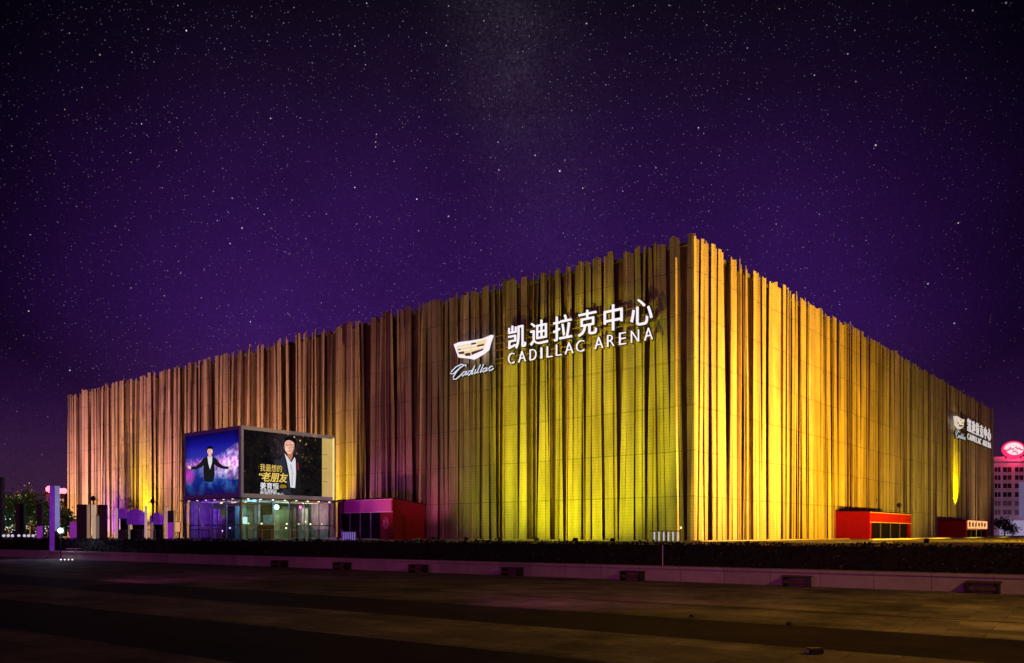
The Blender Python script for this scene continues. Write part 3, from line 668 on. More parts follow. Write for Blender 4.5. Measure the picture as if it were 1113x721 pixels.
point('pavilion_lamp', pavw(2.2, 1.2, 3.3), 260, (0.25, 0.65, 1.0)); point('pavilion_lamp', pavw(6.5, 2.0, 3.2), 130, (0.62, 0.9, 0.55)); point('pavilion_lamp', pavw(9.6, 2.2, 3.0), 70, (0.75, 0.85, 0.35))
point('pavilion_lamp', pavw(1.4, 7.8, 2.6), 260, (0.34, 0.03, 1.0)); point('pavilion_lamp', pavw(1.6, 4.8, 3.2), 60, (1.0, 0.38, 0.2))
# crowd barrier in front
def railing(label, loc, rz, L, m_bar, grp='crowd railings in front of the pavilion'):
    r = thing('railing', label, 'railing', loc, rz, grp)
    bm = N(); tube(bm, [(0, 0, 1.02), (L, 0, 1.02)], 0.03, 6); tube(bm, [(0, 0, 0.18), (L, 0, 0.18)], 0.02, 6); obj('rail', bm, m_bar, r)
    n = int(L/1.1)
    for k in range(n+1): bm = N(); tube(bm, [(L*k/n, 0, 0), (L*k/n, 0, 1.05)], 0.035, 6); obj('baluster', bm, m_bar, r)
    return r
railing('low steel railing before the green lit side of the glass pavilion', pavw(0.2, -1.6, 0), BA, 11, M_GREY)
railing('low steel railing before the violet side of the glass pavilion', pavw(-1.6, 9.8, 0), BA-pi/2, 9, M_GREY)

# video screens box
bb = thing('video_screen_box', 'large box of two video screens showing a man singing and a dark concert poster', 'screen', BC+Vector((0, 0, HB)), BA)
HH = HT-HB
M_FRAME = mat('screen_frame', (0.22, 0.21, 0.27), 0.5, 0.2)
obj('casing', B(0, 0, 0, WR, WLn, HH), mat('casing_grey', (0.10, 0.09, 0.13), 0.6), bb)
# frames (right face y<0, left face x<0)
bm = N(); box(bm, -0.05, -0.16, -0.02, WR, -0.003, 0.42); box(bm, -0.05, -0.16, HH-0.32, WR, -0.003, HH+0.04); box(bm, -0.05, -0.16, 0.421, 0.18, -0.003, HH-0.321)
obj('frame', bm, mat('frame_pale', (0.28, 0.27, 0.34), 0.5, emit=(0.25, 0.24, 0.36), estr=0.2), bb)
obj('light_panel', B(WR-1.55, -0.14, 0.42, WR-0.16, -0.003, HH-0.32), mat('panel_beige', (0.5, 0.42, 0.22), 0.6, emit=(0.62, 0.48, 0.16), estr=0.62, var=0.2, vscale=0.8), bb, label='warm beige panel right of the poster')
obj('edge_light', B(WR-0.155, -0.2, 0.1, WR+0.03, -0.003, HH-0.2), glow('edge_yellow', (1.0, 0.85, 0.3), 0.9), bb)
bm = N()
for z in (2.0, 3.4, 4.9): box(bm, WR-1.5, -0.15, z, WR-0.9, -0.142, z+0.04)
obj('panel_joint', bm, M_DARK, bb)
bm = N(); box(bm, -0.16, 0.0, -0.02, -0.003, WLn+0.02, 0.40); box(bm, -0.16, 0.0, HH-0.34, -0.003, WLn+0.02, HH+0.02); box(bm, -0.16, 0.0, 0.401, -0.003, 0.2, HH-0.341); box(bm, -0.16, WLn-0.2, 0.401, -0.003, WLn+0.02, HH-0.341)
obj('frame', bm, mat('frame_purple', (0.10, 0.04, 0.14), 0.5, emit=(0.10, 0.02, 0.16), estr=0.2), bb)
def em_mat(name, build):
    m = bpy.data.materials.new(name); m.use_nodes = True; t = NT(m.node_tree); t.n.clear()
    c = build(t); e = t.new('ShaderNodeEmission', {'Color': c, 'Strength': 1.0}); t.l.new(e.outputs[0], t.new('ShaderNodeOutputMaterial').inputs[0]); return m
def flat(c, n): return mat(n, (0.0, 0.0, 0.0), rough=0.9, emit=c, estr=1.0, spec=0.0)
def skin_pic(t):
    co = t.new('ShaderNodeTexCoord').outputs['Object']; s = t.new('ShaderNodeSeparateXYZ', {0: co})
    n = t.new('ShaderNodeTexNoise', {'Vector': co, 'Scale': 3.5, 'Detail': 3.0}).outputs[0]
    return t.ramp(n, [(0.3, srgb(216, 150, 124)), (0.5, srgb(238, 182, 158)), (0.66, srgb(250, 210, 190))])
def poster_bg(t):
    co = t.new('ShaderNodeTexCoord').outputs['Object']; s = t.new('ShaderNodeSeparateXYZ', {0: co})
    n = t.new('ShaderNodeTexNoise', {'Vector': co, 'Scale': 1.2, 'Detail': 6.0, 'Roughness': 0.7}).outputs[0]
    c = t.ramp(n, [(0.35, (0.002, 0.002, 0.004)), (0.6, (0.009, 0.007, 0.007)), (0.8, (0.03, 0.02, 0.008))])
    hx = t.math('MULTIPLY', t.math('SUBTRACT', s.outputs['X'], 5.2), 0.42); hz = t.math('MULTIPLY', t.math('SUBTRACT', s.outputs['Z'], 5.4), 0.42)
    halo = t.math('SUBTRACT', 1.0, t.math('SQRT', t.math('ADD', t.math('MULTIPLY', hx, hx), t.math('MULTIPLY', hz, hz))), clamp=True)
    c = t.add(c, t.new('ShaderNodeVectorMath', {0: (0.055, 0.035, 0.045), 'Scale': t.math('MULTIPLY', halo, n)}, operation='SCALE').outputs[0])
    v = t.new('ShaderNodeTexVoronoi', {'Vector': co, 'Scale': 2.6}); sc = t.new('ShaderNodeSeparateColor', {0: v.outputs['Color']})
    # gold bokeh, thick around the upper right of the portrait
    ax = t.math('SUBTRACT', s.outputs['X'], 6.5); az = t.math('SUBTRACT', s.outputs['Z'], 5.7)
    w = t.math('SUBTRACT', 1.0, t.math('MULTIPLY', t.math('SQRT', t.math('ADD', t.math('MULTIPLY', ax, ax), t.math('MULTIPLY', az, az))), 0.33), clamp=True)
    w = t.math('ADD', t.math('POWER', w, 2.0), 0.05)
    dsk = t.new('ShaderNodeMapRange', {'Value': v.outputs['Distance'], 'From Min': 0.10, 'From Max': 0.34, 'To Min': 1.0, 'To Max': 0.0}).outputs[0]
    k = t.math('MULTIPLY', t.math('MULTIPLY', dsk, t.math('POWER', sc.outputs[0], 4.0)), w)
    return t.add(c, t.new('ShaderNodeVectorMath', {0: (1.0, 0.6, 0.10), 'Scale': t.math('MULTIPLY', k, 1.6)}, operation='SCALE').outputs[0])
def stage_bg(t):
    co = t.new('ShaderNodeTexCoord').outputs['Object']; s = t.new('ShaderNodeSeparateXYZ', {0: co})
    y = t.math('DIVIDE', s.outputs['Y'], WLn); z = t.math('DIVIDE', s.outputs['Z'], HH)   # y: 0 at the near edge (picture right)
    n = t.new('ShaderNodeTexNoise', {'Vector': co, 'Scale': 0.7, 'Detail': 6.0, 'Roughness': 0.65}).outputs[0]
    n2 = t.new('ShaderNodeTexNoise', {'Vector': co, 'Scale': 1.8, 'Detail': 5.0}).outputs[0]
    c = t.ramp(z, [(0.0, (0.05, 0.006, 0.14)), (0.12, (0.008, 0.008, 0.14)), (0.3, (0.006, 0.02, 0.20)), (0.45, (0.03, 0.03, 0.25)), (0.52, (0.22, 0.05, 0.30)), (0.60, (0.03, 0.03, 0.38)), (0.8, (0.008, 0.006, 0.26)), (1.0, (0.006, 0.003, 0.08))])
    # bright pink-white sweep spreading from the left middle to the right edge
    mid = t.math('MULTIPLY_ADD', t.math('SUBTRACT', 1.0, y), 0.16, 0.36)
    wid = t.math('MULTIPLY_ADD', t.math('SUBTRACT', 1.0, y), 0.26, 0.02)
    dd = t.math('DIVIDE', t.math('ABSOLUTE', t.math('SUBTRACT', z, mid)), wid)
    sw = t.math('SUBTRACT', 1.0, dd, clamp=True)
    sw = t.math('MULTIPLY', t.math('POWER', sw, 0.8), t.math('SUBTRACT', 1.15, t.math('MULTIPLY', y, 1.5), clamp=True))
    tilt = t.math('ADD', s.outputs['Z'], t.math('MULTIPLY', s.outputs['Y'], 0.45))
    st = t.new('ShaderNodeTexNoise', {'Vector': t.new('ShaderNodeCombineXYZ', {0: t.math('MULTIPLY', s.outputs['Y'], 0.35), 1: t.math('MULTIPLY', tilt, 2.2)}).outputs[0], 'Scale': 1.0, 'Detail': 5.0, 'Roughness': 0.7, 'Distortion': 0.6}).outputs[0]
    mod = t.new('ShaderNodeMapRange', {'Value': t.math('ADD', t.math('MULTIPLY', st, 0.6), t.math('MULTIPLY', n2, 0.4)), 'From Min': 0.38, 'From Max': 0.62, 'To Min': 0.05, 'To Max': 1.15}).outputs[0]
    k = t.math('MULTIPLY', t.math('MULTIPLY', sw, 1.5), mod)
    tint = t.ramp(n2, [(0.35, (0.75, 0.16, 0.55)), (0.5, (0.95, 0.55, 0.85)), (0.65, (1.0, 0.92, 1.0))])
    c = t.add(c, t.new('ShaderNodeVectorMath', {0: tint, 'Scale': k}, operation='SCALE').outputs[0])
    # small city-like lights along the left middle, magenta patch at lower left, cyan swirl below
    mb = t.new('ShaderNodeMapRange', {'Value': t.math('ABSOLUTE', t.math('SUBTRACT', z, 0.54)), 'From Min': 0.0, 'From Max': 0.09, 'To Min': 1.0, 'To Max': 0.0}).outputs[0]
    n3 = t.new('ShaderNodeTexNoise', {'Vector': co, 'Scale': 3.2, 'Detail': 3.0}).outputs[0]
    k3 = t.math('MULTIPLY', mb, t.new('ShaderNodeMapRange', {'Value': n3, 'From Min': 0.5, 'From Max': 0.65, 'To Min': 0.05, 'To Max': 0.8}).outputs[0])
    c = t.add(c, t.new('ShaderNodeVectorMath', {0: (0.75, 0.22, 0.7), 'Scale': k3}, operation='SCALE').outputs[0])
    my = t.math('SUBTRACT', y, 0.94); mz = t.math('SUBTRACT', z, 0.36)
    mg = t.math('SUBTRACT', 1.0, t.math('MULTIPLY', t.math('SQRT', t.math('ADD', t.math('MULTIPLY', my, my), t.math('MULTIPLY', mz, mz))), 6.5), clamp=True)
    c = t.add(c, t.new('ShaderNodeVectorMath', {0: (0.7, 0.03, 0.4), 'Scale': mg}, operation='SCALE').outputs[0])
    k2 = t.new('ShaderNodeMapRange', {'Value': n, 'From Min': 0.45, 'From Max': 0.7, 'To Min': 0.0, 'To Max': 0.35}).outputs[0]
    lowm = t.math('MULTIPLY', t.new('ShaderNodeMapRange', {'Value': z, 'From Min': 0.62, 'From Max': 0.45, 'To Min': 0.0, 'To Max': 1.0}).outputs[0], t.new('ShaderNodeMapRange', {'Value': z, 'From Min': 0.02, 'From Max': 0.22, 'To Min': 0.0, 'To Max': 1.0}).outputs[0])
    c = t.add(c, t.new('ShaderNodeVectorMath', {0: (0.10, 0.38, 0.9), 'Scale': t.math('MULTIPLY', k2, lowm)}, operation='SCALE').outputs[0])
    ey = t.math('MULTIPLY', t.math('MULTIPLY', y, t.math('SUBTRACT', 1.0, y)), 9.0, clamp=True); ez = t.math('MULTIPLY', t.math('MULTIPLY', z, t.math('SUBTRACT', 1.0, z)), 6.0, clamp=True)
    return t.new('ShaderNodeVectorMath', {0: c, 'Scale': t.math('MULTIPLY', t.math('MULTIPLY_ADD', ey, 0.5, 0.5), t.math('MULTIPLY_ADD', ez, 0.75, 0.25))}, operation='SCALE').outputs[0]
scR = obj('screen', B(0.18, -0.10, 0.42, WR-1.55, -0.004, HH-0.32), em_mat('poster_picture', poster_bg), bb, label='dark screen with gold lettering and a man in a black suit')
scL = obj('screen', B(-0.10, 0.2, 0.40, -0.004, WLn-0.2, HH-0.34), em_mat('stage_picture', stage_bg), bb, label='blue and pink screen with a man spreading his arms')
# picture content of the right screen, in photo pixels mapped to the face
def fR(px, py):
    k = (px-556.5)/893; c0 = BC
    dx, dy = cos(BA), sin(BA)
    x = (k*c0.y-c0.x)/(dx-k*dy); Y = c0.y+x*dy
    return (x, 1.6+(580-py)/893*Y-ZT-HB)
def fL(px, py):
    k = (px-556.5)/893; dx, dy = -sin(BA), cos(BA)
    y = (k*BC.y-BC.x)/(dx-k*dy); Y = BC.y+y*dy
    return (y, 1.6+(580-py)/893*Y-ZT-HB)
def picR(name, polys, m, lay):
    bm = N()
    for p in polys: prism(bm, [fR(*q) for q in p], -0.104-lay*0.004, -0.101-lay*0.004+0.0)
    return obj(name, bm, m, scR)
def oval(cx, cy, rx, ry, n=16): return [(cx+rx*cos(2*pi*k/n), cy+ry*sin(2*pi*k/n)) for k in range(n)]
F_SKIN = em_mat('pic_skin', skin_pic); F_HAIR = flat((0.004, 0.004, 0.006), 'pic_hair'); F_SUIT = flat((0.009, 0.009, 0.012), 'pic_suit'); F_SUIT2 = flat((0.026, 0.026, 0.036), 'pic_suit_sheen')
F_SHIRT = flat((0.72, 0.72, 0.80), 'pic_shirt'); F_SHSH = flat((0.42, 0.42, 0.50), 'pic_shirt_fold'); F_GOLD = flat((0.85, 0.58, 0.12), 'pic_gold'); F_WHT = flat((0.9, 0.88, 0.9), 'pic_white'); F_RED = flat((0.35, 0.01, 0.02), 'pic_red'); F_LINE = flat((0.16, 0.07, 0.06), 'pic_line'); F_NECK = flat(srgb(186, 118, 90), 'pic_neck'); F_LIP = flat(srgb(190, 92, 92), 'pic_lip')
picR('suit', [[(308, 493), (302, 497), (298, 500), (296, 507), (294, 520), (297, 532), (304, 538), (325, 539), (326, 520), (325, 500), (322, 495), (318, 494)]], F_SUIT, 1)
picR('suit_lapel', [[(308, 494), (303, 500), (309, 520), (314, 534), (315, 534), (311, 512)], [(297, 501), (300, 499), (308, 503), (306, 508), (298, 505)], [(301, 536), (310, 531), (318, 538)]], F_SUIT2, 2)
picR('shirt', [[(308.5, 493), (311, 502), (313.5, 515), (315, 530), (320, 530.5), (321, 515), (320.5, 500), (319.5, 497), (316, 503), (312, 497)]], F_SHIRT, 3)
picR('shirt_fold', [[(314.5, 505), (316.3, 514), (316, 528), (317.2, 528), (317.5, 514), (316, 505)]], F_SHSH, 4)
picR('neck', [[(311.2, 492), (312, 496.5), (315.6, 501), (317.2, 496.5), (317.6, 491.5)]], F_NECK, 4)
picR('hair', [oval(314.4, 480.0, 6.6, 5.8), [(307.6, 480), (307.2, 485), (309, 486), (309, 480)], [(319, 480), (321.4, 480), (320.8, 486), (319, 488)]], F_HAIR, 5)
picR('face', [[(308.4, 484.0), (308.8, 481.0), (310.5, 479.2), (313.5, 478.6), (316.8, 479.8), (318.8, 482.0), (319.4, 485.5), (318.9, 489), (317.4, 492.2), (314.6, 494.0), (311.5, 493.2), (309.2, 489.8)]], F_SKIN, 6)
picR('eye', [oval(311.4, 484.4, 1.1, .45, 8), oval(316, 484.4, 1.1, .45, 8)], F_LINE, 8)
picR('glasses', [[(309, 483.4), (318.9, 483.2), (318.9, 483.5), (309, 483.7)], [(309.5, 486.1), (313, 486.2), (313, 486.4), (309.5, 486.3)], [(314.6, 486.2), (318.2, 486.0), (318.2, 486.2), (314.6, 486.4)]], F_LINE, 7)
picR('cheek_shade', [[(318.2, 482.5), (319.4, 485.5), (318.9, 489), (317.4, 492.2), (314.6, 494.0), (316.8, 491), (318, 487.4)]], flat(srgb(176, 108, 84), 'pic_skin_shade'), 7)
picR('nose', [[(313.6, 485), (314.6, 488.4), (313.0, 488.4)]], F_NECK, 7)
picR('mouth', [[(312, 490), (316.2, 489.7), (314.2, 491.2)]], F_LIP, 7)
picR('ribbon', [[(322.2, 503), (323.4, 503), (324, 511), (322.8, 511)]], F_RED, 3)
picR('hand', [[(303, 528), (306, 526.5), (310, 527.5), (311, 530), (307, 531), (303.5, 530.5)]], flat(srgb(140, 110, 30), 'pic_hand'), 3)
def txR(s, x0, y0, x1, y1, m, bold=0.02, shear=0.0):
    a = fR(x0, y1); b = fR(x1, y0); glyph(s, (a[0], a[1], b[0], b[1]), -0.145, -0.135, [m], 'poster_lettering', scR, bold, shear)
txR('我最想的', 281.8, 506, 305.5, 512.2, F_GOLD, 0.0)
txR('“', 280.6, 514.6, 284.5, 517, F_GOLD); txR('老朋友', 283.5, 514.8, 312, 523.6, F_GOLD, 0.02, 0.2); txR('”', 315.3, 514.6, 319.3, 517, F_GOLD)
txR('姜育恒', 282, 525.3, 302, 531.4, F_WHT, 0.008); txR('北京演唱会', 282, 532.3, 300, 535.2, F_WHT, 0.0); txR('凯迪拉克中心', 282, 535.9, 308, 537.8, F_WHT, 0.0)
# left screen man
def picL(name, polys, m, lay):
    bm = N()
    for p in polys:
        q = [fL(*r) for r in p]
        vsx = [bm.verts.new((-0.104-lay*0.004, a, b)) for a, b in q]; f = bm.faces.new(vsx)
        w = [bm.verts.new((-0.101-lay*0.004, a, b)) for a, b in q]; bm.faces.new(w[::-1])
        for i in range(len(q)): j = (i+1) % len(q); bm.faces.new((vsx[j], vsx[i], w[i], w[j]))
    return obj(name, bm, m, scL)
picL('jacket', [[(225.5, 496.5), (222, 498.5), (219, 503), (214, 507), (208.5, 508), (208.5, 510.5), (215, 510.2), (220, 508), (222.3, 506), (222, 514), (223, 523), (228, 524.5), (233, 523.5), (234.5, 516), (234, 505), (237, 507.5), (242, 509.5), (249, 510.3), (250, 507.5), (244, 507), (239, 503), (236, 498.5), (232.5, 496.5)]], F_SUIT, 1)
picL('shirt', [[(226.6, 496.5), (231.8, 496.5), (231.5, 503), (229.3, 510.5), (227.6, 504)]], F_SHIRT, 2)
picL('face', [oval(229.3, 490.8, 3.0, 4.0, 12), [(227.8, 493), (231, 493), (230.8, 497), (229.3, 499), (227.8, 497)]], F_SKIN, 3)
picL('hair', [[(226, 491), (225.9, 487.5), (227.4, 485.5), (230, 484.8), (232.4, 485.8), (233, 488), (232.6, 490.4), (231.5, 488.3), (227.4, 488.2)]], F_HAIR, 4)
picL('hand', [[(208.8, 507.4), (206, 506.3), (204.8, 507.2), (205.6, 509.5), (208.4, 510.3)], [(249.8, 507.2), (252, 506), (254, 506.3), (253.6, 507.6), (251.8, 509.3), (249.8, 510)]], F_SKIN, 2)

# ------------------------------------------------------------------ kiosks, banners and lamps left of the pavilion
def light_box(label, px, Y, w, ztop, faces='dark', edge=True, rz=0.0, d=0.35):
    r = thing('banner_stand', label, 'banner stand', (at(px, Y).x, Y, ZT), rz, 'tall dark banner stands on the terrace')
    h = ztop-ZT
    obj('base', B(-w/2-0.08, -d/2-0.08, 0, w/2+0.08, d/2+0.08, 0.12), M_DARK, r)
    obj('panel', B(-w/2, -d/2, 0.12, w/2, d/2, h), mat('banner_dark', (0.012, 0.010, 0.014), 0.5, var=0.5, vscale=2), r)
    if edge: obj('edge_strip', B(w/2+0.002, -d/2-0.03, 0.12, w/2+0.10, d/2, h), mat('edge_cream', (0.6, 0.45, 0.36), 0.5, emit=(0.50, 0.32, 0.22), estr=0.4), r)
    return r
light_box('dark banner stand with a lit edge, nearest the starry white lamp', 90, 75, 0.95, 4.25)
light_box('dark banner stand just right of the black lamp post', 111.5, 76, 0.78, 4.25, edge=False)
light_box('thin black pylon at the extreme left edge of the picture', 0, 60, 0.5, 5.7, edge=False)
light_box('dark banner stand before the green lit trees, the wider of two', 22.5, 62, 0.62, 3.85, edge=False)
light_box('dark banner stand before the green lit trees, the narrower of two', 44, 62, 0.38, 3.85, edge=False)
light_box('short dark banner stand beside the orange lit sign', 185.5, 78, 0.7, 3.75, edge=False)
def lit_pole(label, px, Y, w, z1, col, st, z0=ZT):
    r = thing('light_column', label, 'light column', (at(px, Y).x, Y, z0), 0, 'slim lit columns on the terrace')
    obj('base', B(-w/2-0.05, -w/2-0.05, 0, w/2+0.05, w/2+0.05, 0.08), M_DARK, r)
    obj('shaft', B(-w/2, -w/2, 0.08, w/2, w/2, z1-z0), mat('column_%d_%d' % (px, py_), (0.45, 0.35, 0.3), 0.5, emit=col, estr=st*0.6, var=0.4, vscale=3), r)
    obj('cap', B(-w/2-0.02, -w/2-0.02, z1-z0, w/2+0.02, w/2+0.02, z1-z0+0.05), M_DARK, r); return r
py_ = 0
cols = [(102, 71, .22, 4.1, (0.85, 0.62, 0.42), .75, 'slim cream column glowing beneath the black lamp head'), (106, 74, .2, 3.2, (0.4, 0.28, 0.2), .5, 'dim brown column between the lamp post and a dark banner stand'), (126.6, 74, .17, 3.9, (0.7, 0.42, 0.42), .8, 'slim pink column left of the violet tents'),
        (140.4, 73, .12, 2.4, (0.3, 0.28, 0.2), .6, 'short dim column between the two violet tents'), (158.6, 74, .17, 4.0, (0.8, 0.5, 0.55), .8, 'slim pale pink column right of the violet tents'), (165.2, 73, .14, 2.6, (0.3, 0.22, 0.22), .6, 'short dim column before the third tent'),
        (181, 74, .14, 4.0, (0.75, 0.42, 0.5), .7, 'slim column left of the magenta panel'), (189.6, 75, .1, 3.6, (0.6, 0.4, 0.2), .6, 'thinnest column beside the orange sign')]
for i, (px, Y, w, z1, c, st, lb) in enumerate(cols): py_ = i; lit_pole(lb, px, Y, w, z1, c, st)
def lamp_post(label, px, Y, h):
    r = thing('street_lamp', label, 'street lamp', (at(px, Y).x, Y, ZT), 0, 'black street lamps left of the pavilion')
    bm = N(); tube(bm, [(0, 0, 0), (0, 0, h)], 0.09, 8, 0.05); obj('post', bm, M_DARK, r)
    bm = N()
    for k in range(6): a = pi/3*k; tube(bm, [(0, 0, h-0.05), (0.28*cos(a), 0.28*sin(a), h+0.12), (0.42*cos(a), 0.42*sin(a), h+0.02)], 0.035, 5)
    obj('arm', bm, M_DARK, r)
    bm = N(); sphere(bm, (0, 0, h+0.16), 0.2, 2, (1, 1, 1.2)); obj('lamp_head', bm, M_DARK, r)
    return r
lamp_post('black branched lamp post between two dark banner stands', 101.3, 72, 3.55); lamp_post('black branched lamp post above the third violet tent', 165.8, 78, 3.55)
def tent(label, px, Y, w, zt, zb):
    r = thing('canopy_tent', label, 'tent', (at(px, Y).x, Y, ZT), 0, 'violet canopy tents left of the pavilion')
    bm = N(); h0, h1 = zb-ZT, zt-ZT
    v = [bm.verts.new(p) for p in ((-w/2, -w/2, h0), (w/2, -w/2, h0), (w/2, w/2, h0), (-w/2, w/2, h0), (-w/2, -w/2, h1-.35), (w/2, -w/2, h1-.35), (w/2, w/2, h1-.35), (-w/2, w/2, h1-.35), (-.15, 0, h1), (.15, 0, h1))]
    for f in ((0, 1, 5, 4), (1, 2, 6, 5), (2, 3, 7, 6), (3, 0, 4, 7), (4, 5, 9, 8), (5, 6, 9), (6, 7, 8, 9), (7, 4, 8)): bm.faces.new([v[i] for i in f])
    obj('roof', bm, mat('tent_violet', (0.35, 0.12, 0.6), 0.6, emit=(0.22, 0.02, 0.55), estr=0.28, var=0.6, vscale=4), r)
    for sx in (-1, 1):
        for sy in (-1, 1): bm = N(); tube(bm, [(sx*(w/2-.06), sy*(w/2-.06), 0), (sx*(w/2-.06), sy*(w/2-.06), h0+.3)], 0.03, 6); obj('leg', bm, M_DARK, r)
    obj('counter', B(-w/2+.1, -w/2+.1, 0, w/2-.1, -w/2+.5, 1.0), M_DARK, r); obj('back_panel', B(-w/2+.1, w/2-.1, 0, w/2-.1, w/2-.07, h0), M_VOID, r)
    return r
tent('violet canopy tent, leftmost of three, over a dark counter', 133.5, 82, 1.0, 4.1, 3.1); tent('violet canopy tent, widest of three, over a dark counter', 148, 80, 1.25, 4.0, 2.45); tent('deep blue violet canopy tent, rightmost of three beneath a lamp', 170.5, 83, 1.0, 3.7, 2.5)
spot('flood_beam', at(150, 66, 584), at(150, 81, 560), 260, (0.5, 0.1, 1), 40, 1)
t_ = thing('lit_sign_board', 'small square orange lit sign board left of the pavilion', 'sign', (at(192.5, 76).x, 76, ZT))
obj('frame', B(-0.33, 0.0, 1.05-.3, 0.33, 0.1, 1.75), M_DARK, t_); obj('face', B(-0.28, -0.02, .80, 0.28, -0.002, 1.70), glow('orange_face', (0.95, 0.42, 0.2), 0.75), t_); obj('leg', B(-0.25, 0.02, 0, -0.2, 0.08, .75), M_DARK, t_); obj('leg', B(0.2, 0.02, 0, 0.25, 0.08, .75), M_DARK, t_)
t_ = thing('magenta_panel', 'glowing magenta panel standing between a column and the orange sign', 'panel', (at(184.5, 77).x, 77, ZT))
obj('frame', B(-0.36, 0.0, 0, 0.36, 0.12, 1.75), M_DARK, t_); obj('face', B(-0.32, -0.03, 0.05, 0.32, -0.002, 1.68), glow('magenta_face', (0.36, 0.02, 0.55), 0.55), t_)
# round spotlight cluster above the railing
t_ = thing('gooseneck_lamp', 'round pale lamp on a pole at the left edge of the screens', 'lamp', (at(202, 77).x, 77, ZT))
bm = N(); tube(bm, [(0, 0, 0), (0, 0, 3.2), (0, -0.15, 3.4)], 0.05, 8); obj('pole', bm, M_DARK, t_); bm = N(); sphere(bm, (0, -0.2, 3.5), 0.2, 2, (1.3, 1, .8)); obj('shade', bm, M_GREY, t_)
railing('low railing running left from the pavilion towards the tents', (at(128, 79).x, 79, ZT), 0.0, 6.0, M_GREY, 'crowd railings in front of the pavilion')

# tall two-tone light pylon
t_ = thing('light_pylon', 'tall slim pylon lit violet on one face and pale blue on the other', 'pylon', (at(59.5, 53).x, 53, 0), radians(74))
obj('base', B(-0.3, -0.3, 0, 0.3, 0.3, 0.1), M_DARK, t_)
obj('core', B(-0.2, -0.2, 0.1, 0.2, 0.2, 4.68), M_DARK, t_)
obj('light_panel', B(-0.22, -0.19, 0.15, -0.202, 0.19, 4.66), mat('pylon_violet', (0.3, 0.1, 0.5), emit=(0.14, 0.02, 0.36), estr=0.4, var=0.5, vscale=1.5), t_, label='violet lit face')
obj('light_panel', B(-0.19, -0.22, 1.75, 0.19, -0.202, 4.66), mat('pylon_blue', (0.4, 0.4, 0.5), emit=(0.22, 0.22, 0.46), estr=0.6, var=0.3, vscale=1), t_, label='pale blue lit face')
point('pylon_lamp', at(59.5, 51)+Vector((0, 0, 1.2)), 60, (0.5, 0.15, 1))
# white lamp
t_ = thing('work_light', 'dazzling white lamp on a thin stand beside the violet pylon', 'lamp', (at(66, 51).x, 51, 0))
bm = N(); tube(bm, [(0, 0, 0), (0, 0, 1.6)], 0.03, 8); obj('stand', bm, M_DARK, t_); obj('housing', B(-0.2, 0.0, 1.58, 0.2, 0.12, 1.98), M_DARK, t_); bm = N(); sphere(bm, (0, -0.06, 1.78), 0.13); obj('bulb', bm, glow('bulb_white', (0.6, 1.0, 0.92), 60.0), t_)
point('work_light_beam', at(66, 50.5)+Vector((0, 0, 0.18)), 22, (0.8, 1, 0.95))
def short_col(label, px, Y, z1, w=0.35):
    r = thing('lit_bollard', label, 'bollard', (at(px, Y).x, Y, ZT), 0, 'glowing magenta bollards'); obj('base', B(-w/2-.05, -w/2-.05, 0, w/2+.05, w/2+.05, .1), M_DARK, r)
    obj('shaft', B(-w/2, -w/2, .1, w/2, w/2, z1-ZT), mat('bollard_magenta', (0.5, 0.1, 0.6), emit=(0.36, 0.04, 0.55), estr=0.4, var=0.4, vscale=3), r); obj('cap', B(-w/2, -w/2, z1-ZT, w/2, w/2, z1-ZT+.05), M_GREY, r)
short_col('glowing magenta bollard right of the white lamp', 79.5, 62, 2.45, 0.34); short_col('glowing magenta bollard below the dark banner stands at far left', 43, 60, 2.1, 0.28)
# trolley with four small lamps
t_ = thing('folding_table', 'low dark table with four tiny lamps beneath it left of the ledge', 'table', (at(76, 47.5).x, 47.5, 0))
obj('tabletop', B(-0.1, -0.25, 0.70, 0.75, 0.25, 0.74), M_GREY, t_); obj('leg', B(0.30, -0.03, 0, 0.35, 0.03, 0.70), M_GREY, t_); obj('lamp_bar', B(-0.42, -0.28, 0.05, 0.38, -0.22, 0.09), M_DARK, t_)
for k in range(4): bm = N(); sphere(bm, (-0.36+k*0.22, -0.30, 0.1), 0.035); obj('bulb', bm, glow('tiny_white', (1, .95, .9), 2.5), t_)

# ------------------------------------------------------------------ row of small globe lamps at far left
gp = None
for k, px in enumerate((4, 9, 13.5, 20.5, 26.5, 31, 36)):
    lb = 'small white globe lamp in the row at the far left edge'
    loc = (at(px, 58).x, 58, ZT)
    if gp is None:
        gp = thing('globe_lamp', lb, 'lamp', loc, 0, 'row of small white globe lamps at far left')
        bm = N(); tube(bm, [(0, 0, 0), (0, 0, 0.42)], 0.03, 6); obj('post', bm, M_DARK, gp); bm = N(); sphere(bm, (0, 0, 0.49), 0.1); obj('globe', bm, glow('globe_white', (0.75, 0.72, 0.95), 0.75), gp)
    else: dup(gp, loc, 0, lb)

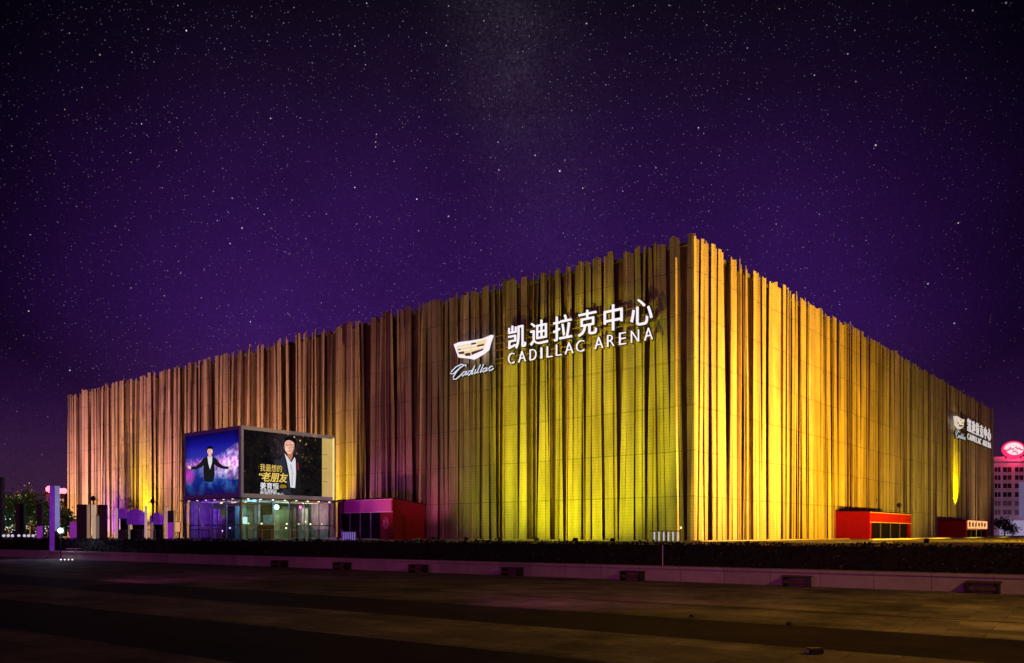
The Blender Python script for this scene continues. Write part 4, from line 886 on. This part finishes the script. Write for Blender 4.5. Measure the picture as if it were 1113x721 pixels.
# ------------------------------------------------------------------ trees
M_BARK = mat('bark', (0.06, 0.045, 0.03), 0.9)
M_TLEAF = mat('tree_leaf', (0.06, 0.10, 0.03), 0.6, var=0.5, vscale=2.0)
def tree(label, loc, h, r, seed, n=900, grp='trees at the far left beyond the plaza', sparks=0):
    rr = random.Random(seed); t = thing('tree', label, 'tree', loc, rr.uniform(0, 6), grp)
    bm = N(); tube(bm, [(0, 0, 0), (0.1, 0, h*0.3), (0, 0.1, h*0.7)], 0.16, 7, 0.06)
    tips = []
    for k in range(9):
        a = rr.uniform(0, 2*pi); e = Vector((cos(a)*r*rr.uniform(.4, .85), sin(a)*r*rr.uniform(.4, .85), h*rr.uniform(.42, .92))); tips.append(e)
        tube(bm, [(0.05, 0.05, h*rr.uniform(.28, .55)), (e*0.6+Vector((0, 0, h*.12)))[:], e[:]], 0.05, 5, 0.015)
    tips.append(Vector((0, 0, h*.9)))
    obj('trunk', bm, M_BARK, t)
    bm = N()
    for e in tips:
        for k in range(n//10):
            p = e+Vector((rr.gauss(0, .3*r), rr.gauss(0, .3*r), rr.gauss(0, .15*h))); nn = Vector((rr.gauss(0, 1), rr.gauss(0, 1), rr.gauss(.4, 1))).normalized(); a = nn.orthogonal().normalized()*rr.uniform(.12, .3); b = nn.cross(a)*.6
            bm.faces.new([bm.verts.new(p-a), bm.verts.new(p+b), bm.verts.new(p+a), bm.verts.new(p-b)])
    obj('crown', bm, M_TLEAF, t)
    if sparks:
        bm = N()
        for k in range(sparks): a = rr.uniform(0, 2*pi); sphere(bm, (r*cos(a)*rr.uniform(.3, 1), r*sin(a)*rr.uniform(.5, 1.05), h*rr.uniform(.15, .8)), rr.uniform(.04, .09), 1)
        obj('string_lights', bm, glow('string_light_blue', (.6, .85, 1.0), 1.6), t)
TR = [(-2, 'green lit tree cut by the left edge of the picture', 5.3, 2.2), (10, 'bushy green lit tree behind the row of globe lamps', 5.6, 2.2), (33, 'green lit tree between the two dark banner stands', 6.0, 2.6), (52, 'dim tree right behind the violet pylon, its left side', 4.2, 1.9), (67, 'dim tree between the pylon and the arena wall', 4.3, 1.6)]
for i, (px, lb, h, r) in enumerate(TR): tree(lb, (at(px, 120+4*i).x, 120+4*i, ZT), h, r, i, 2200, sparks=26)
spot('flood_beam', at(22, 100, 585), at(24, 122, 560), 3800, (0.35, 0.8, 0.3), 60, 1); spot('flood_beam', at(6, 100, 585), at(5, 122, 565), 3500, (0.1, 0.6, 0.7), 50, 1)
spot('flood_beam', at(60, 105, 585), at(60, 130, 558), 2500, (0.8, 0.7, 0.4), 50, 1)
tree('dark round bush before the pale building at the far right', (at(1092, 190).x, 190, ZT), 3.6, 2.6, 33, 1500, 'trees at the far right')

# ------------------------------------------------------------------ distant buildings
def tower(label, px0, px1, ytop, Y, wallm, winm, lights, nrow=8, ncol=3):
    a, b = at(px0, Y), at(px1, Y); w = b.x-a.x; h = at(0, Y, ytop).z-ZT
    r = thing('tower_block', label, 'tower', (a.x, Y, ZT)); obj('wall', B(0, 0, 0, w, w*0.9, h), wallm, r); obj('roof', B(-.2, -.2, h, w+.2, w*.9+.2, h+.4), M_DARK, r)
    for i in range(nrow):
        for j in range(ncol):
            x = w*(j+.25)/ncol; z = h*(.12+.82*i/nrow); obj('window', B(x, -.12, z, x+w*.5/ncol, -.01, z+h*.5/nrow), winm[(i*3+j*5) % len(winm)], r)
    for (x, sz) in lights:
        bm = N(); sphere(bm, (w*x, 0.5, h+0.4+sz), sz); obj('warning_light', bm, glow('red_beacon', (1.0, 0.16, 0.22), 3.5), r)
M_TW1 = mat('tower_coral', (0.45, 0.2, 0.16), 0.8, var=.2, vscale=.2); M_TW2 = mat('tower_dark', (0.10, 0.08, 0.09), 0.8)
WD = mat('window_dark', (0.02, 0.02, 0.03), 0.2); WLIT = glow('window_warm', (1, 0.62, 0.3), 0.5); WLIT2 = glow('window_dim', (0.7, 0.5, 0.4), 0.15)
tower('coral red tower with one red beacon left of the violet pylon', 50.5, 55.5, 537, 300, M_TW1, [WD, WLIT2, WD, WLIT], [(.5, 1.3)])
tower('dark tower with two red beacons right of the violet pylon', 62, 70, 538, 310, M_TW2, [WD, WLIT, WD, WLIT2, WD], [(.3, 1.1), (.85, 1.1)])
spot('flood_beam', (at(50, 270).x, 270, 3), (at(53, 300).x, 300, 10), 30000, (1, .2, .15), 40, 1)
tower('low dark building behind the green lit trees', -14, 49, 566, 240, M_TW2, [WD, WLIT2, WD, WD], [], 2, 10)
# tower crane on the left skyline
t_ = thing('tower_crane', 'faint thin construction crane above the green lit trees', 'crane', (at(31, 330).x, 330, ZT))
bm = N(); box(bm, -.5, -.5, 0, .5, .5, 18); obj('mast', bm, M_TW2, t_); bm = N(); box(bm, -3, -.3, 15.8, 9, .3, 16.4); obj('jib', bm, M_TW2, t_)

# pale office building right
OB = Vector((at(1074, 262).x, 262, ZT)); off = thing('office_building', 'pale mauve office block with rows of dark windows beyond the right facade', 'building', OB, radians(-4))
M_OFF = mat('office_render', (0.50, 0.42, 0.46), 0.8, var=.12, vscale=.15)
zt_ = at(0, 262, 502).z-ZT
obj('wall', B(0, 0, 0, 60, 22, zt_), M_OFF, off)
obj('roof', B(-.4, -.4, zt_, 60.4, 22.4, zt_+.5), M_OFF, off); obj('parapet', B(0, .5, zt_+.5, 60, 21, zt_+1.6), M_OFF, off)
def ox(px): return at(px, 262).x-OB.x
MW_ = [mat('office_window_dark', (0.02, 0.015, 0.025), 0.2), mat('office_window_red', (0.07, 0.015, 0.03), 0.2), mat('office_window_grey', (0.16, 0.13, 0.18), 0.3)]
rows = (510.7, 519.3, 528.3, 537.8, 547.3, 557)
groups = [(1080.8, 1083.6), (1084.4, 1087), (1089.5, 1093.6), (1094.2, 1098.4), (1102, 1106), (1106.6, 1110.8), (1114, 1118), (1119, 1123), (1127, 1131), (1132, 1136), (1140, 1144)]
for ri, ry in enumerate(rows):
    zc = at(0, 262, ry).z-ZT
    for gi, (a, b) in enumerate(groups):
        if gi in (5, 6) and ri >= 2: continue
        o = obj('window', B(ox(a), -.05, zc-.75, ox(b), .0-.004, zc+.75), MW_[0] if ri in (0, 1, 3) and gi % 3 else (MW_[1] if ri < 2 else MW_[2] if ri > 3 else MW_[0]), off)
        bm = N(); box(bm, ox(a)-.1, -.2, zc-.95, ox(b)+.1, -.01, zc-.78); obj('sill', bm, M_OFF, o)
obj('glass_bay', B(ox(1106.5), -1.2, at(0, 262, 562).z-ZT, ox(1118), -.004, at(0, 262, 524).z-ZT), mat('bay_glass', (0.25, 0.25, 0.4), 0.2, emit=(.2, .18, .35), estr=.4), off)
obj('lit_lobby', B(ox(1086), -2.5, 0, ox(1125), -.004, at(0, 262, 566).z-ZT), mat('lobby_pale', (0.6, 0.6, 0.75), 0.6, emit=(.32, .30, .48), estr=.6, var=.2, vscale=.3), off)
spot('flood_beam', (at(1100, 215).x, 215, 2), (at(1105, 262).x, 262, 14), 12000, (.80, .66, .80), 80, 1)
# oval rooftop sign
sg = thing('rooftop_sign', 'glowing red and white oval sign on the roof of the pale office block', 'sign', (at(1101, 262).x, 261.5, at(0, 262, 497).z), radians(-4))
bm = N()
for x in (-2.2, 2.2): box(bm, x-.12, .2, -.5, x+.12, .5, 1.6)
obj('support', bm, M_DARK, sg)
bm = N(); prism(bm, [(3.7*cos(2*pi*k/32), 2.35+2.75*sin(2*pi*k/32)) for k in range(32)], 0.12, .35); obj('backing', bm, glow('red_neon', (1.0, .02, .12), .95), sg)
bm = N()
prism(bm, [(3.0*cos(pi*k/14), 2.35+2.15*sin(pi*k/14)+0.1) for k in range(15)], 0.0, .11)
prism(bm, [(2.6*cos(-pi*k/14)+.3, 2.35+1.7*sin(-pi*k/14)-.0) for k in range(15)], 0.0, .11)
obj('face', bm, glow('oval_white', (1, .72, .78), 1.0), sg)
bm = N()
for st in ([(-2.2, 1.9), (-1.4, 2.5), (-1.1, 3.1), (-.9, 2.4), (-.2, 2.7), (-.3, 2.2)], [(.3, 2.9), (.6, 3.2), (1.0, 2.5), (1.5, 2.9), (2.0, 2.3), (2.6, 2.2)], [(-.5, 1.5), (.1, 1.9), (.9, 1.4), (1.1, .9)]):
    tube(bm, [(x, -.1, z) for x, z in st], .17, 5)
obj('script_lettering', bm, glow('script_red', (.35, .0, .05), .5), sg)
point('sign_glow', (at(1101, 262).x, 258.5, at(0, 262, 492).z), 2600, (1, .05, .15), .5)
